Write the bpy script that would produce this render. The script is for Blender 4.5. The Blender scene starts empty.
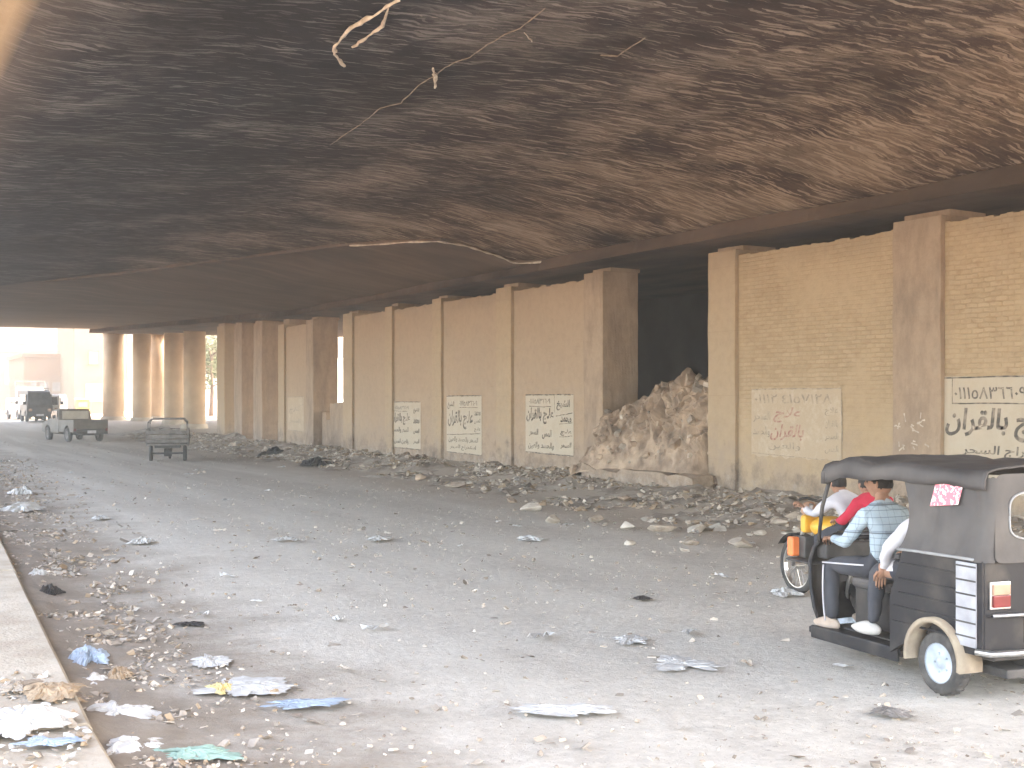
import bpy, bmesh, math, random
import numpy as np
from mathutils import Vector, Matrix, noise
random.seed(7); rng = np.random.default_rng(11)
R = math.radians
SC = bpy.context.scene
COL = SC.collection
PI = math.pi

# ------------------------------------------------------------------ camera
AZ = R(27.33); CH = 2.03; F = 1300.0; HOR = 398.0
SA, CA = math.sin(AZ), math.cos(AZ)
cd = bpy.data.cameras.new('camera'); cam = bpy.data.objects.new('camera', cd); COL.objects.link(cam)
cam.location = (0, 0, CH); cam.rotation_euler = (R(90), 0, -AZ)
cd.sensor_width = 36; cd.lens = F / 1024 * 36; cd.shift_y = (HOR - 384) / 1024
cd.clip_start = .1; cd.clip_end = 3000
SC.camera = cam
def W(r, d, z=0): return Vector((r * CA + d * SA, d * CA - r * SA, z))
def G(px, py, z=0.0):            # ground spot for a measured photo position
    d = (CH - z) * F / (py - HOR); return W((px - 512) / F * d, d, z)
def yw(px, X=15.2):              # where the sight line at px meets the wall plane
    return X / math.tan(AZ + math.atan((px - 512) / F))

# ------------------------------------------------------------------ materials
MATS = {}
def ns(m): return m.node_tree.nodes, m.node_tree.links
def mat(name, c1, c2=None, scale=6, rough=.85, bump=.2, bscale=30, metal=0, detail=5, spec=.3, stretch=(1,1,1), lo=.35, hi=.65, coat=0, island=0, sheen=0, alpha=None, trans=0):
    if name in MATS: return MATS[name]
    m = bpy.data.materials.new(name); m.use_nodes = True; N, L = ns(m)
    b = N['Principled BSDF']; b.inputs['Roughness'].default_value = rough; b.inputs['Metallic'].default_value = metal
    b.inputs['Specular IOR Level'].default_value = spec; b.inputs['Coat Weight'].default_value = coat
    tc = N.new('ShaderNodeTexCoord'); mp = N.new('ShaderNodeMapping'); mp.inputs['Scale'].default_value = stretch
    L.new(tc.outputs['Object'], mp.inputs['Vector'])
    n = N.new('ShaderNodeTexNoise'); n.inputs['Scale'].default_value = scale; n.inputs['Detail'].default_value = detail
    L.new(mp.outputs[0], n.inputs['Vector'])
    cr = N.new('ShaderNodeValToRGB'); cr.color_ramp.elements[0].position = lo; cr.color_ramp.elements[1].position = hi
    if c2 is None: c2 = tuple(x * .8 for x in c1)
    cr.color_ramp.elements[0].color = (*c2, 1); cr.color_ramp.elements[1].color = (*c1, 1)
    L.new(n.outputs['Fac'], cr.inputs[0]); out = cr.outputs[0]
    if island:
        g = N.new('ShaderNodeNewGeometry'); mx = N.new('ShaderNodeMix'); mx.data_type = 'RGBA'; mx.blend_type = 'MULTIPLY'
        mx.inputs[0].default_value = 1
        r2 = N.new('ShaderNodeValToRGB'); r2.color_ramp.elements[0].color = (1-island, 1-island, 1-island, 1); r2.color_ramp.elements[1].color = (1.25, 1.22, 1.18, 1)
        L.new(g.outputs['Random Per Island'], r2.inputs[0]); L.new(out, mx.inputs[6]); L.new(r2.outputs[0], mx.inputs[7]); out = mx.outputs[2]
    L.new(out, b.inputs['Base Color'])
    if bump:
        n2 = N.new('ShaderNodeTexNoise'); n2.inputs['Scale'].default_value = bscale; n2.inputs['Detail'].default_value = 6
        L.new(mp.outputs[0], n2.inputs['Vector'])
        bp = N.new('ShaderNodeBump'); bp.inputs['Strength'].default_value = bump; bp.inputs['Distance'].default_value = .02
        L.new(n2.outputs['Fac'], bp.inputs['Height']); L.new(bp.outputs[0], b.inputs['Normal'])
    if alpha is not None: b.inputs['Alpha'].default_value = alpha
    if trans: b.inputs['Transmission Weight'].default_value = trans
    MATS[name] = m; return m
def shade_nodes(m):
    N, L = ns(m)
    def nz(scale, detail=6, vec=None, rough=.6, dist=0):
        n = N.new('ShaderNodeTexNoise'); n.inputs['Scale'].default_value = scale; n.inputs['Detail'].default_value = detail
        n.inputs['Roughness'].default_value = rough; n.inputs['Distortion'].default_value = dist
        if vec is not None: L.new(vec, n.inputs['Vector'])
        return n.outputs['Fac']
    def ramp(src, stops):
        r = N.new('ShaderNodeValToRGB'); e = r.color_ramp.elements
        while len(e) < len(stops): e.new(.5)
        for q, (p, c) in zip(e, stops):
            q.position = p; q.color = (*c, 1) if not isinstance(c, (int, float)) else (c, c, c, 1)
        L.new(src, r.inputs[0]); return r.outputs[0]
    def mix(f, a, b, mode='MIX'):
        x = N.new('ShaderNodeMix'); x.data_type = 'RGBA'; x.blend_type = mode
        for s, v in ((0, f), (6, a), (7, b)):
            if hasattr(v, 'is_output') or isinstance(v, bpy.types.NodeSocket): L.new(v, x.inputs[s])
            elif s == 0: x.inputs[0].default_value = v
            else: x.inputs[s].default_value = (*v, 1)
        return x.outputs[2]
    def mp(vec, rot=(0,0,0), sc=(1,1,1), loc=(0,0,0)):
        x = N.new('ShaderNodeMapping'); x.inputs['Rotation'].default_value = rot; x.inputs['Scale'].default_value = sc; x.inputs['Location'].default_value = loc
        L.new(vec, x.inputs['Vector']); return x.outputs[0]
    def math_(op, a, b=0.0, clamp=False):
        x = N.new('ShaderNodeMath'); x.operation = op; x.use_clamp = clamp
        for s, v in ((0, a), (1, b)):
            if isinstance(v, bpy.types.NodeSocket): L.new(v, x.inputs[s])
            else: x.inputs[s].default_value = v
        return x.outputs[0]
    def maprange(v, a, b, c=0., d=1.):
        x = N.new('ShaderNodeMapRange'); x.inputs[1].default_value = a; x.inputs[2].default_value = b; x.inputs[3].default_value = c; x.inputs[4].default_value = d
        L.new(v, x.inputs[0]); return x.outputs[0]
    def bump(h, s, dist=.03, prev=None):
        x = N.new('ShaderNodeBump'); x.inputs['Strength'].default_value = s; x.inputs['Distance'].default_value = dist; L.new(h, x.inputs['Height'])
        if prev is not None: L.new(prev, x.inputs['Normal'])
        return x.outputs[0]
    tc = N.new('ShaderNodeTexCoord'); sp = N.new('ShaderNodeSeparateXYZ'); L.new(tc.outputs['Object'], sp.inputs[0])
    return N, L, nz, ramp, mix, mp, math_, maprange, bump, tc.outputs['Object'], sp.outputs
def newmat(name, rough=.9):
    m = bpy.data.materials.new(name); m.use_nodes = True
    m.node_tree.nodes['Principled BSDF'].inputs['Roughness'].default_value = rough
    m.node_tree.nodes['Principled BSDF'].inputs['Specular IOR Level'].default_value = .2
    return m

def mat_road():
    m = newmat('dusty_asphalt', .92); N, L, nz, ramp, mix, mp, mth, mr, bump, co, s = shade_nodes(m)
    v = mp(co)
    far = mr(s[1], 12, 46)  # daylight fading under the deck, painted as albedo falling with distance
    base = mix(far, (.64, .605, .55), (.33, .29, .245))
    patch = nz(.35, 5, v); base = mix(ramp(patch, [(.35, 0), (.7, .4)]), base, (.42, .37, .32))
    fine = nz(9, 9, v, .75); base = mix(ramp(fine, [(.30, .5), (.60, 0)]), base, (.24, .22, .2)); mot = nz(2.2, 8, v, .72); base = mix(ramp(mot, [(.36, .3), (.52, 0)]), base, (.32, .29, .26))
    spk = nz(38, 3, v, .7); base = mix(ramp(spk, [(.62, 0), (.68, .55)]), base, (.6, .59, .57))
    drk = nz(24, 3, v, .7); base = mix(ramp(drk, [(.31, .6), (.37, 0)]), base, (.13, .115, .1))
    # tyre-worn lanes run down the street
    lane = nz(1, 3, mp(co, (0, 0, 0), (.8, .05, 1))); base = mix(ramp(lane, [(.42, 0), (.62, .4)]), base, (.64, .61, .555)); base = mix(ramp(nz(.9, 6, mp(co, (0, 0, 0), (1, .22, 1), (8, 1, 0)), .7), [(.30, .25), (.48, 0)]), base, (.34, .295, .245))
    # brown earth along the kerb
    wob = nz(.8, 6, v); edge = mth('ADD', s[0], mth('ADD', mth('MULTIPLY', wob, -3.4), mth('MULTIPLY', s[1], -.05)))
    left = mr(edge, 1.5, -.1); base = mix(mth('MULTIPLY', left, .85, True), base, mix(nz(2.2, 8, v, .7), (.075, .055, .037), (.31, .25, .19)))
    rt = mr(mth('ADD', s[0], mth('MULTIPLY', wob, 2.4)), 11.4, 13.2); base = mix(mth('MULTIPLY', rt, .6, True), base, (.34, .275, .215))
    L.new(base, N['Principled BSDF'].inputs['Base Color'])
    b1 = bump(nz(14, 8, v, .75), .5, .05); b2 = bump(nz(70, 4, v), .2, .01, b1)
    L.new(b2, N['Principled BSDF'].inputs['Normal']); return m
def mat_soffit(name, far=False):
    m = newmat(name, .95); N, L, nz, ramp, mix, mp, mth, mr, bump, co, s = shade_nodes(m)
    wx = N.new('ShaderNodeVectorMath'); wx.operation = 'MULTIPLY_ADD'
    nn = N.new('ShaderNodeTexNoise'); nn.inputs['Scale'].default_value = .16; nn.inputs['Detail'].default_value = 2; L.new(co, nn.inputs['Vector'])
    L.new(nn.outputs['Color'], wx.inputs[0]); wx.inputs[1].default_value = (1.0, 1.0, 0); L.new(co, wx.inputs[2])
    wv = wx.outputs[0]
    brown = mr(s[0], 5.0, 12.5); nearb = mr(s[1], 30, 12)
    if not far:
        zn = nz(.45, 3, co)
        zl = mr(mth('ADD', s[0], mth('MULTIPLY', mth('SUBTRACT', zn, .5), 8)), 5.6, 3.4); zr_ = mr(mth('ADD', s[0], mth('MULTIPLY', mth('SUBTRACT', zn, .5), 5)), 10.2, 12.2)
        def streak(al, ac, off, det=9, ro=.82):
            A_ = nz(1, det, mp(wv, (0, 0, R(27)), (al, ac, 1), off), ro); B_ = nz(1, det, mp(wv, (0, 0, R(84)), (al, ac, 1), off), ro); C_ = nz(1, det, mp(wv, (0, 0, R(-20)), (al, ac, 1), off), ro)
            x = mth('ADD', mth('MULTIPLY', B_, zl), mth('MULTIPLY', A_, mth('SUBTRACT', 1.0, zl)))
            return mth('ADD', mth('MULTIPLY', C_, zr_), mth('MULTIPLY', x, mth('SUBTRACT', 1.0, zr_)))
        pm = nz(.5, 6, wv, .6); pm2 = nz(1.7, 7, mp(wv, (0, 0, R(27)), (.5, 1, 1), (9, 2, 0)), .7)
        base = mix(brown, (.019, .021, .028), (.050, .031, .026))  # bluish left end has the grey haze painted into the base
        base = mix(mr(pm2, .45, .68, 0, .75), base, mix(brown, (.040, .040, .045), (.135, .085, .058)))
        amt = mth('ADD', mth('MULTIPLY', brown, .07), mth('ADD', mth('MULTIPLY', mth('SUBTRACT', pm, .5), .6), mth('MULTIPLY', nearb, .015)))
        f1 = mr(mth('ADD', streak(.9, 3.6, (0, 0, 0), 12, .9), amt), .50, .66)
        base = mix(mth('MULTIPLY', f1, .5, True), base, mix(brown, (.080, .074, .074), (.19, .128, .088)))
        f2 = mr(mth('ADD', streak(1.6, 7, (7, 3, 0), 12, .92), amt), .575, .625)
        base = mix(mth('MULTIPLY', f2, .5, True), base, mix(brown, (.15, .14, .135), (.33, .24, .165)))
        jit = N.new('ShaderNodeTexNoise'); jit.inputs['Scale'].default_value = 3.5; jit.inputs['Detail'].default_value = 5; L.new(co, jit.inputs['Vector'])
        jv = N.new('ShaderNodeVectorMath'); jv.operation = 'MULTIPLY_ADD'; L.new(jit.outputs['Color'], jv.inputs[0]); jv.inputs[1].default_value = (.22, .22, 0); L.new(wv, jv.inputs[2])
        for ang, sc_, off, th, am in ((27, (.9, 7, 0), 0, .17, .8), (36, (1.7, 13, 0), 5, .17, .7), (12, (1.1, 10, 0), 11, .15, .7), (80, (.8, 9, 0), 17, .14, .65), (-18, (.7, 9, 0), 23, .14, .7), (58, (.35, 6, 0), 31, .06, .8), (-35, (.3, 6, 0), 41, .05, .75)):
            vo = N.new('ShaderNodeTexVoronoi'); vo.voronoi_dimensions = '2D'; vo.inputs['Scale'].default_value = 1; L.new(mp(jv.outputs[0], (0, 0, R(ang)), sc_, (off, off, 0)), vo.inputs['Vector'])
            sp_ = N.new('ShaderNodeSeparateXYZ'); L.new(vo.outputs['Color'], sp_.inputs[0])
            thr = mth('MULTIPLY', mth('ADD', sp_.outputs[0], mth('MULTIPLY', amt, 3.0)), th*1.6)
            k_ = mth('MULTIPLY', mth('SUBTRACT', thr, vo.outputs['Distance']), 26, True)
            base = mix(mth('MULTIPLY', k_, mth('MULTIPLY', sp_.outputs[1], am), True), base, mix(brown, (.23, .21, .20), (.46, .345, .25)))
        fl = nz(9, 6, mp(wv, (0, 0, R(27)), (.6, 1.5, 1)), .85)
        base = mix(mr(mth('ADD', fl, mth('MULTIPLY', amt, .4)), .645, .70, 0, .65), base, (.40, .33, .27))
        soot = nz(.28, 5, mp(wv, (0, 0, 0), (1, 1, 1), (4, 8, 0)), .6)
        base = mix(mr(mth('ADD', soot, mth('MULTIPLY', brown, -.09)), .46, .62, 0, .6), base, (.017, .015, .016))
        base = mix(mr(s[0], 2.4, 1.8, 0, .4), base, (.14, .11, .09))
    else:
        st1 = nz(1, 7, mp(wv, (0, 0, R(15)), (.3, 2.4, 1)), .7); blot = nz(.35, 6, wv, .6)
        base = mix(mr(s[0], 3, 14), (.052, .050, .052), (.15, .105, .078))  # lighter brown than the near soffit: exit light put into the colour
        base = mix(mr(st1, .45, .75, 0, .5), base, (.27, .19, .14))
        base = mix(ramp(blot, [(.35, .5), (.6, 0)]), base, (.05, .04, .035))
        base = mix(mr(s[1], 60, 90, 0, .5), base, (.3, .22, .15))  # glow of the far exit painted in, stronger towards it
    wing = mr(s[0], 1.75, 1.55); base = mix(wing, base, mix(nz(3, 6, co), (.30, .22, .14), (.46, .36, .24)))  # brightly lit wing past the edge: its light painted as paler tan
    L.new(base, N['Principled BSDF'].inputs['Base Color'])
    b1 = bump(nz(1, 8, mp(wv, (0, 0, R(22)), (.8, 5, 1)), .75), .14 if not far else .12, .05); b2 = bump(nz(18, 5, co, .7), .4, .02, b1)
    L.new(b2, N['Principled BSDF'].inputs['Normal']); return m
def mat_wall(name, brick=True, tint=(.41, .305, .19), hot=(.47, .36, .23), dirt=1.0, plaster=(0, 0)):
    m = newmat(name, .93); N, L, nz, ramp, mix, mp, mth, mr, bump, co, s = shade_nodes(m)
    v = mp(co)
    base = mix(nz(.7, 6, v, .65), tint, hot)
    base = mix(ramp(nz(6, 8, v, .75), [(.3, .35), (.55, 0)]), base, tuple(x * .72 for x in tint))
    H = nz(22, 6, v, .7)
    if brick:
        cx = N.new('ShaderNodeCombineXYZ'); wob = nz(2.5, 4, v)
        L.new(mth('ADD', s[1], mth('MULTIPLY', wob, .06)), cx.inputs[0]); L.new(mth('ADD', s[2], mth('MULTIPLY', wob, .05)), cx.inputs[1])
        br = N.new('ShaderNodeTexBrick'); L.new(cx.outputs[0], br.inputs['Vector'])
        br.inputs['Scale'].default_value = 1; br.inputs['Brick Width'].default_value = .23; br.inputs['Row Height'].default_value = .076
        br.inputs['Mortar Size'].default_value = .012; br.inputs['Mortar Smooth'].default_value = .6; br.inputs['Color1'].default_value = (1, 1, 1, 1)
        br.inputs['Color2'].default_value = (.82, .80, .76, 1); br.inputs['Mortar'].default_value = (.78, .73, .66, 1)
        show = mr(nz(.9, 4, v), plaster[0] + .3, plaster[0] + .55)
        show = mth('MULTIPLY', show, mr(s[2], 1.2, 2.4, 0, .7), True)
        base = mix(mth('MULTIPLY', show, .85), base, mix(1.0, base, br.outputs['Color'], 'MULTIPLY'))
        recess_shade = nz(3.2, 3, mp(co, (0, 0, 0), (1, 1.2, 3.2)), .5)  # shade of recessed bricks painted at random, without relief
        gr = mth('MULTIPLY', mr(recess_shade, .56, .68), show); base = mix(mth('MULTIPLY', gr, .62), base, (.3, .2, .12))
        bk = bump(mth('MULTIPLY', mth('SUBTRACT', 1, br.outputs['Fac']), show), .55, .02); 
    else:
        bk = None
        pr = mth('PINGPONG', mth('ADD', s[2], .4), .62); base = mix(mr(pr, .012, .0, 0, .35), base, (.3, .22, .15))   # pour lines
    # grime: rising damp and soot splashes at the foot
    d1 = mth('ADD', mr(s[2], 2.0, .2), mth('MULTIPLY', mth('SUBTRACT', nz(1.6, 7, v, .7), .5), 1.9))
    base = mix(mth('MULTIPLY', mr(d1, .35, 1.0), .62 * dirt, True), base, (.34, .27, .215))
    d2 = mth('ADD', mr(s[2], 1.7, .2), mth('MULTIPLY', mth('SUBTRACT', nz(2.6, 8, v, .75), .5), 2.6))
    base = mix(mth('MULTIPLY', mr(d2, .62, 1.15), .62 * dirt, True), base, (.13, .105, .09)); d3 = mth('ADD', mr(s[2], 1.1, .25), mth('MULTIPLY', mth('SUBTRACT', nz(5, 8, v, .8), .5), 3.0)); base = mix(mth('MULTIPLY', mr(d3, .8, 1.2), .5, True), base, (.42, .37, .32))
    st = nz(1, 6, mp(co, (0, 0, 0), (3.2, 3.2, .22)), .7); base = mix(mr(st, .58, .8, 0, .35), base, (.28, .2, .14))
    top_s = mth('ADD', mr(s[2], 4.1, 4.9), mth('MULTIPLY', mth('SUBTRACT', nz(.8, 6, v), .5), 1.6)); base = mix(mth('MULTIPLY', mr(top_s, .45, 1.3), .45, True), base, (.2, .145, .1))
    if plaster[1]:
        base = mix(mr(nz(1, 9, mp(co, (0, 0, 0), (2.4, 2.4, .9)), .75), .44, .66, 0, plaster[1]*1.3), base, (.16, .12, .095))
    L.new(base, N['Principled BSDF'].inputs['Base Color'])
    L.new(bump(H, .35, .02, bk), N['Principled BSDF'].inputs['Normal']); return m
def mat_whitewash(name, amt):
    m = newmat(name, .9); N, L, nz, ramp, mix, mp, mth, mr, bump, co, s = shade_nodes(m)
    base = mix(mr(nz(3.5, 8, co, .75), .38 if amt > .5 else .3, .62 if amt > .5 else .52, 0, (1 - amt)*1.25), (.50, .44, .345) if amt > .5 else (.53, .45, .345), (.43, .335, .23))
    base = mix(mr(nz(20, 5, co, .8), .6, .75, 0, .5), base, (.45, .36, .26))
    L.new(base, N['Principled BSDF'].inputs['Base Color']); L.new(bump(nz(30, 6, co), .3, .01), N['Principled BSDF'].inputs['Normal']); return m
def mat_emis_none(): pass

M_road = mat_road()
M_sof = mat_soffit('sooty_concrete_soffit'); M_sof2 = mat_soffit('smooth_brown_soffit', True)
M_brick = mat_wall('tan_painted_brick'); M_brick2 = mat_wall('tan_plastered_brick', True, (.37, .275, .19), (.425, .32, .22), 1, (.28, 0))
M_pil = mat_wall('tan_concrete_pier', False, (.38, .285, .19), (.44, .34, .225), 1.35); M_pilD = mat_wall('stained_concrete_pier', False, (.34, .25, .18), (.42, .32, .225), 1.3, (0, .42))
M_white = mat_whitewash('whitewash_paint', .75); M_whiteF = mat_whitewash('faded_whitewash_paint', .38)
M_ink = mat('sign_ink', (.10, .09, .08), (.30, .25, .20), 9, .9, 0, lo=.38, hi=.58); M_inkF = mat('faded_ink', (.27, .225, .175), (.42, .34, .25), 12, .9, 0, lo=.4, hi=.6); M_inkR = mat('faded_red_ink', (.34, .16, .13), (.46, .33, .25), 12, .9, 0)
M_conc = mat('kerb_concrete', (.46, .41, .34), (.33, .28, .22), 2.2, .9, .5, 30)
M_rubble = mat('rubble_grit', (.52, .455, .385), (.33, .275, .22), 8, .95, .5, 20, island=.55)
M_rubbleP = mat('pale_chunks', (.56, .52, .46), (.40, .35, .30), 5, .95, .4, 20, island=.35)
M_earth = mat('broken_earth', (.46, .35, .255), (.19, .14, .105), 2.6, .97, 1.0, 7, detail=12, lo=.32, hi=.62)
M_dirt = mat('loose_dirt', (.38, .335, .285), (.19, .155, .13), 2.6, .97, .8, 14, detail=9)
M_bagW = mat('white_plastic', (.56, .56, .55), (.42, .41, .40), 9, .75, .3, 12); M_bagB = mat('pale_blue_plastic', (.33, .40, .50), (.27, .32, .40), 9, .4, .3, 12)
M_bagK = mat('black_plastic', (.02, .02, .022), (.035, .03, .03), 9, .4, .3, 12); M_bagY = mat('yellow_wrapper', (.62, .5, .22), (.5, .4, .2), 9, .5, .3, 12); M_bagG = mat('green_plastic', (.3, .42, .36), (.22, .32, .27), 9, .5, .3, 12)
M_card = mat('brown_cardboard', (.36, .27, .18), (.27, .2, .13), 5, .9, .2)
M_strip = mat('torn_pale_strip', (.62, .55, .45), (.4, .33, .26), 7, .9, .3)
M_rubber = mat('tyre_rubber', (.045, .043, .042), (.09, .085, .08), 14, .9, .3, 60)
M_black = mat('black_paint', (.007, .008, .012), (.055, .048, .042), 4, .5, .12, 9, spec=.3, detail=9, lo=.25, hi=.5)
M_darkm = mat('dark_metal', (.04, .04, .042), (.08, .075, .07), 7, .6, .15)
M_vinyl = mat('dusty_black_vinyl', (.04, .037, .038), (.09, .082, .077), 2.2, .6, .35, 5, spec=.35)
M_silver = mat('silver_sheet', (.42, .43, .46), (.28, .28, .30), 5, .5, .2, detail=9); M_chrome = mat('worn_chrome', (.6, .6, .6), (.45, .44, .42), 9, .3, .1, metal=.9)
M_hub = mat('pale_blue_white_wheel', (.46, .51, .57), (.32, .36, .40), 9, .5, .1); M_pip = mat('white_piping', (.3, .3, .3), None, 9, .6, .1)
M_red = mat('red_lens', (.17, .008, .01), None, 9, .25, 0, spec=.6); M_org = mat('orange_lens', (.85, .22, .06), None, 9, .3, 0, spec=.6); M_clear = mat('clear_lens', (.40, .25, .17), None, 9, .2, 0, spec=.6)
M_tan = mat('tan_mudguard', (.36, .3, .22), (.25, .2, .15), 9, .8, .2); M_pink = mat('pink_cloth', (.75, .2, .25), (.82, .62, .6), 38, .9, .1, stretch=(1,1,1), lo=.46, hi=.5)
M_skin = mat('skin', (.36, .2, .13), (.3, .165, .105), 12, .6, .1); M_hair = mat('dark_hair', (.012, .01, .009), None, 40, .6, .4, 90)
M_wht = mat('white_cloth', (.58, .57, .59), (.46, .45, .48), 5, .9, .3, 9); M_redc = mat('red_cloth', (.5, .03, .06), (.38, .02, .045), 5, .9, .3, 9)
M_trou = mat('charcoal_trousers', (.035, .038, .048), (.06, .062, .072), 5, .9, .3, 9); M_shoeW = mat('white_shoe', (.55, .53, .5), (.42, .4, .37), 9, .7, .1); M_sand = mat('tan_sandal', (.5, .4, .32), None, 9, .8, .1)
M_yel = mat('yellow_paint', (.78, .42, .03), (.6, .32, .03), 5, .4, .05, spec=.5)
M_glass = mat('dark_glass', (.05, .055, .06), (.12, .12, .12), 3, .12, 0, spec=.8)
M_vanw = mat('white_vehicle_paint', (.62, .6, .56), (.5, .47, .42), 3, .5, .05); M_vank = mat('dark_vehicle_paint', (.05, .045, .045), (.09, .08, .075), 3, .45, .05); M_pick = mat('dusty_grey_paint', (.16, .14, .118), (.1, .09, .078), 3, .6, .1)
M_cartM = mat('weathered_grey_steel', (.24, .22, .205), (.13, .12, .11), 6, .7, .2); M_bld = mat('cream_render', (.19, .14, .09), (.15, .11, .07), .5, .95, .1); M_bld2 = mat('pale_orange_render', (.17, .10, .06), (.14, .085, .05), .5, .95, .1)
M_bldp = mat('pink_shutter', (.55, .33, .27), None, 2, .9, .1); M_win = mat('window_pane', (.12, .12, .12), (.2, .19, .18), 2, .3, 0); M_sandg = mat('sunlit_sand', (.36, .27, .18), (.27, .2, .14), .4, .95, .4, 3)
M_leaf = mat('dusty_leaf', (.12, .14, .06), (.07, .085, .035), 4, .8, 0, island=.4); M_bark = mat('bark', (.16, .11, .08), None, 8, .95, .5)

def mat_plaid():
    m = newmat('checked_shirt', .9); N, L, nz, ramp, mix, mp, mth, mr, bump, co, s = shade_nodes(m)
    base = mix(nz(8, 4, co), (.33, .41, .47), (.42, .50, .55))
    for ax, per, th, a in ((2, .052, .004, .5), (2, .21, .008, .7), (0, .07, .004, .25), (1, .07, .004, .25)):
        p = mth('PINGPONG', mth('ADD', s[ax], 3.0), per / 2 if ax != 2 or per < .1 else per / 2)
        base = mix(mr(p, th, th * .5, 0, a), base, (.06, .07, .09))
    L.new(base, N['Principled BSDF'].inputs['Base Color']); L.new(bump(nz(12, 4, co), .4, .02), N['Principled BSDF'].inputs['Normal']); return m
M_plaid = mat_plaid()

# ------------------------------------------------------------------ mesh helpers
def tag(o, label=None, cat=None, group=None, kind=None):
    if label: o['label'] = label
    if cat: o['category'] = cat
    if group: o['group'] = group
    if kind: o['kind'] = kind
    return o
def empty(name, loc=(0,0,0), rz=0, label=None, cat=None, group=None):
    o = bpy.data.objects.new(name, None); o.empty_display_size = .2; COL.objects.link(o); o.location = loc; o.rotation_euler = (0, 0, rz)
    return tag(o, label, cat, group)
def link(name, me, mats, parent=None, smooth=False, kind=None):
    o = bpy.data.objects.new(name, me); COL.objects.link(o)
    for m in (mats if isinstance(mats, (list, tuple)) else [mats]): me.materials.append(m)
    if parent is not None: o.parent = parent
    if smooth:
        me.polygons.foreach_set('use_smooth', [True] * len(me.polygons))
    if kind: o['kind'] = kind
    return o
def obj(name, bm, mats, parent=None, smooth=False, bevel=0, kind=None, recalc=True):
    if recalc: bmesh.ops.recalc_face_normals(bm, faces=bm.faces)
    me = bpy.data.meshes.new(name); bm.to_mesh(me); bm.free()
    o = link(name, me, mats, parent, smooth, kind)
    if bevel:
        b = o.modifiers.new('bevel', 'BEVEL'); b.width = bevel; b.segments = 2; b.limit_method = 'ANGLE'
    return o
def BM(): return bmesh.new()
def box(bm, c, s, rot=None, mi=0):
    M = Matrix.Translation(c) @ (rot.to_4x4() if rot is not None else Matrix()) @ Matrix.Diagonal((s[0], s[1], s[2], 1))
    r = bmesh.ops.create_cube(bm, size=1, matrix=M)
    if mi:
        for v in r['verts']:
            for f in v.link_faces: f.material_index = mi
    return r['verts']
def bx(bm, x0, x1, y0, y1, z0, z1, mi=0):
    return box(bm, ((x0+x1)/2, (y0+y1)/2, (z0+z1)/2), (abs(x1-x0), abs(y1-y0), abs(z1-z0)), None, mi)
def cyl(bm, a, b, r, seg=16, r2=None, mi=0):
    a, b = Vector(a), Vector(b); d = b - a
    M = Matrix.Translation((a + b) / 2) @ d.to_track_quat('Z', 'Y').to_matrix().to_4x4()
    q = bmesh.ops.create_cone(bm, cap_ends=True, segments=seg, radius1=r, radius2=r if r2 is None else r2, depth=d.length, matrix=M)
    if mi:
        for v in q['verts']:
            for f in v.link_faces: f.material_index = mi
def tube(bm, pts, r, seg=8):
    pts = [Vector(p) for p in pts]; rings = []
    for i, p in enumerate(pts):
        t = (pts[min(i+1, len(pts)-1)] - pts[max(i-1, 0)]).normalized()
        q = t.to_track_quat('Z', 'Y').to_matrix(); rr = r[i] if isinstance(r, (list, tuple)) else r
        rings.append([bm.verts.new(p + q @ Vector((math.cos(2*PI*k/seg)*rr, math.sin(2*PI*k/seg)*rr, 0))) for k in range(seg)])
    for a, b in zip(rings, rings[1:]):
        for k in range(seg): bm.faces.new((a[k], a[(k+1) % seg], b[(k+1) % seg], b[k]))
    bm.faces.new(rings[0][::-1]); bm.faces.new(rings[-1])
def ball(bm, c, s, sub=2, mi=0, rot=None):
    M = Matrix.Translation(c) @ (rot.to_4x4() if rot is not None else Matrix()) @ Matrix.Diagonal((s[0], s[1], s[2], 1))
    r = bmesh.ops.create_icosphere(bm, subdivisions=sub, radius=1, matrix=M)
    if mi:
        for v in r['verts']:
            for f in v.link_faces: f.material_index = mi
    return r['verts']
def prism(bm, poly, y0, y1, top=None):     # poly in x,z ; extruded in y ; top: (z0, inset) narrows above z0
    def yy(y, z):
        if top and z > top[0]: return y * (1 - top[1] * (z - top[0]))
        return y
    a = [bm.verts.new((x, yy(y0, z), z)) for x, z in poly]; b = [bm.verts.new((x, yy(y1, z), z)) for x, z in poly]
    n = len(poly)
    for i in range(n): bm.faces.new((a[i], a[(i+1) % n], b[(i+1) % n], b[i]))
    bm.faces.new(a); bm.faces.new(b[::-1])
def lathe_y(bm, prof, c, seg=28, mi=0):    # revolve (r, y) about the y axis at c
    rings = [[bm.verts.new((c[0] + r*math.cos(2*PI*k/seg), c[1] + y, c[2] + r*math.sin(2*PI*k/seg))) for k in range(seg)] for r, y in prof]
    for a, b in zip(rings, rings[1:]):
        for k in range(seg):
            f = bm.faces.new((a[k], a[(k+1) % seg], b[(k+1) % seg], b[k])); f.material_index = mi
    if prof[0][0] < .01:
        for rg in (rings[0], rings[-1]): bm.faces.new(rg).material_index = mi
def grid(nx, ny, fn, name, mats, parent=None, smooth=True, kind=None):
    vs = [fn(i / (nx-1), j / (ny-1)) for j in range(ny) for i in range(nx)]
    fs = [(j*nx+i, j*nx+i+1, (j+1)*nx+i+1, (j+1)*nx+i) for j in range(ny-1) for i in range(nx-1)]
    me = bpy.data.meshes.new(name); me.from_pydata(vs, [], fs); return link(name, me, mats, parent, smooth, kind)
def fbm(x, y, z=0, o=4): return noise.fractal(Vector((x, y, z)), 1.0, 2.0, o)
def sstep(a, b, x):
    t = min(1, max(0, (x - a) / (b - a))); return t*t*(3-2*t)
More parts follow.
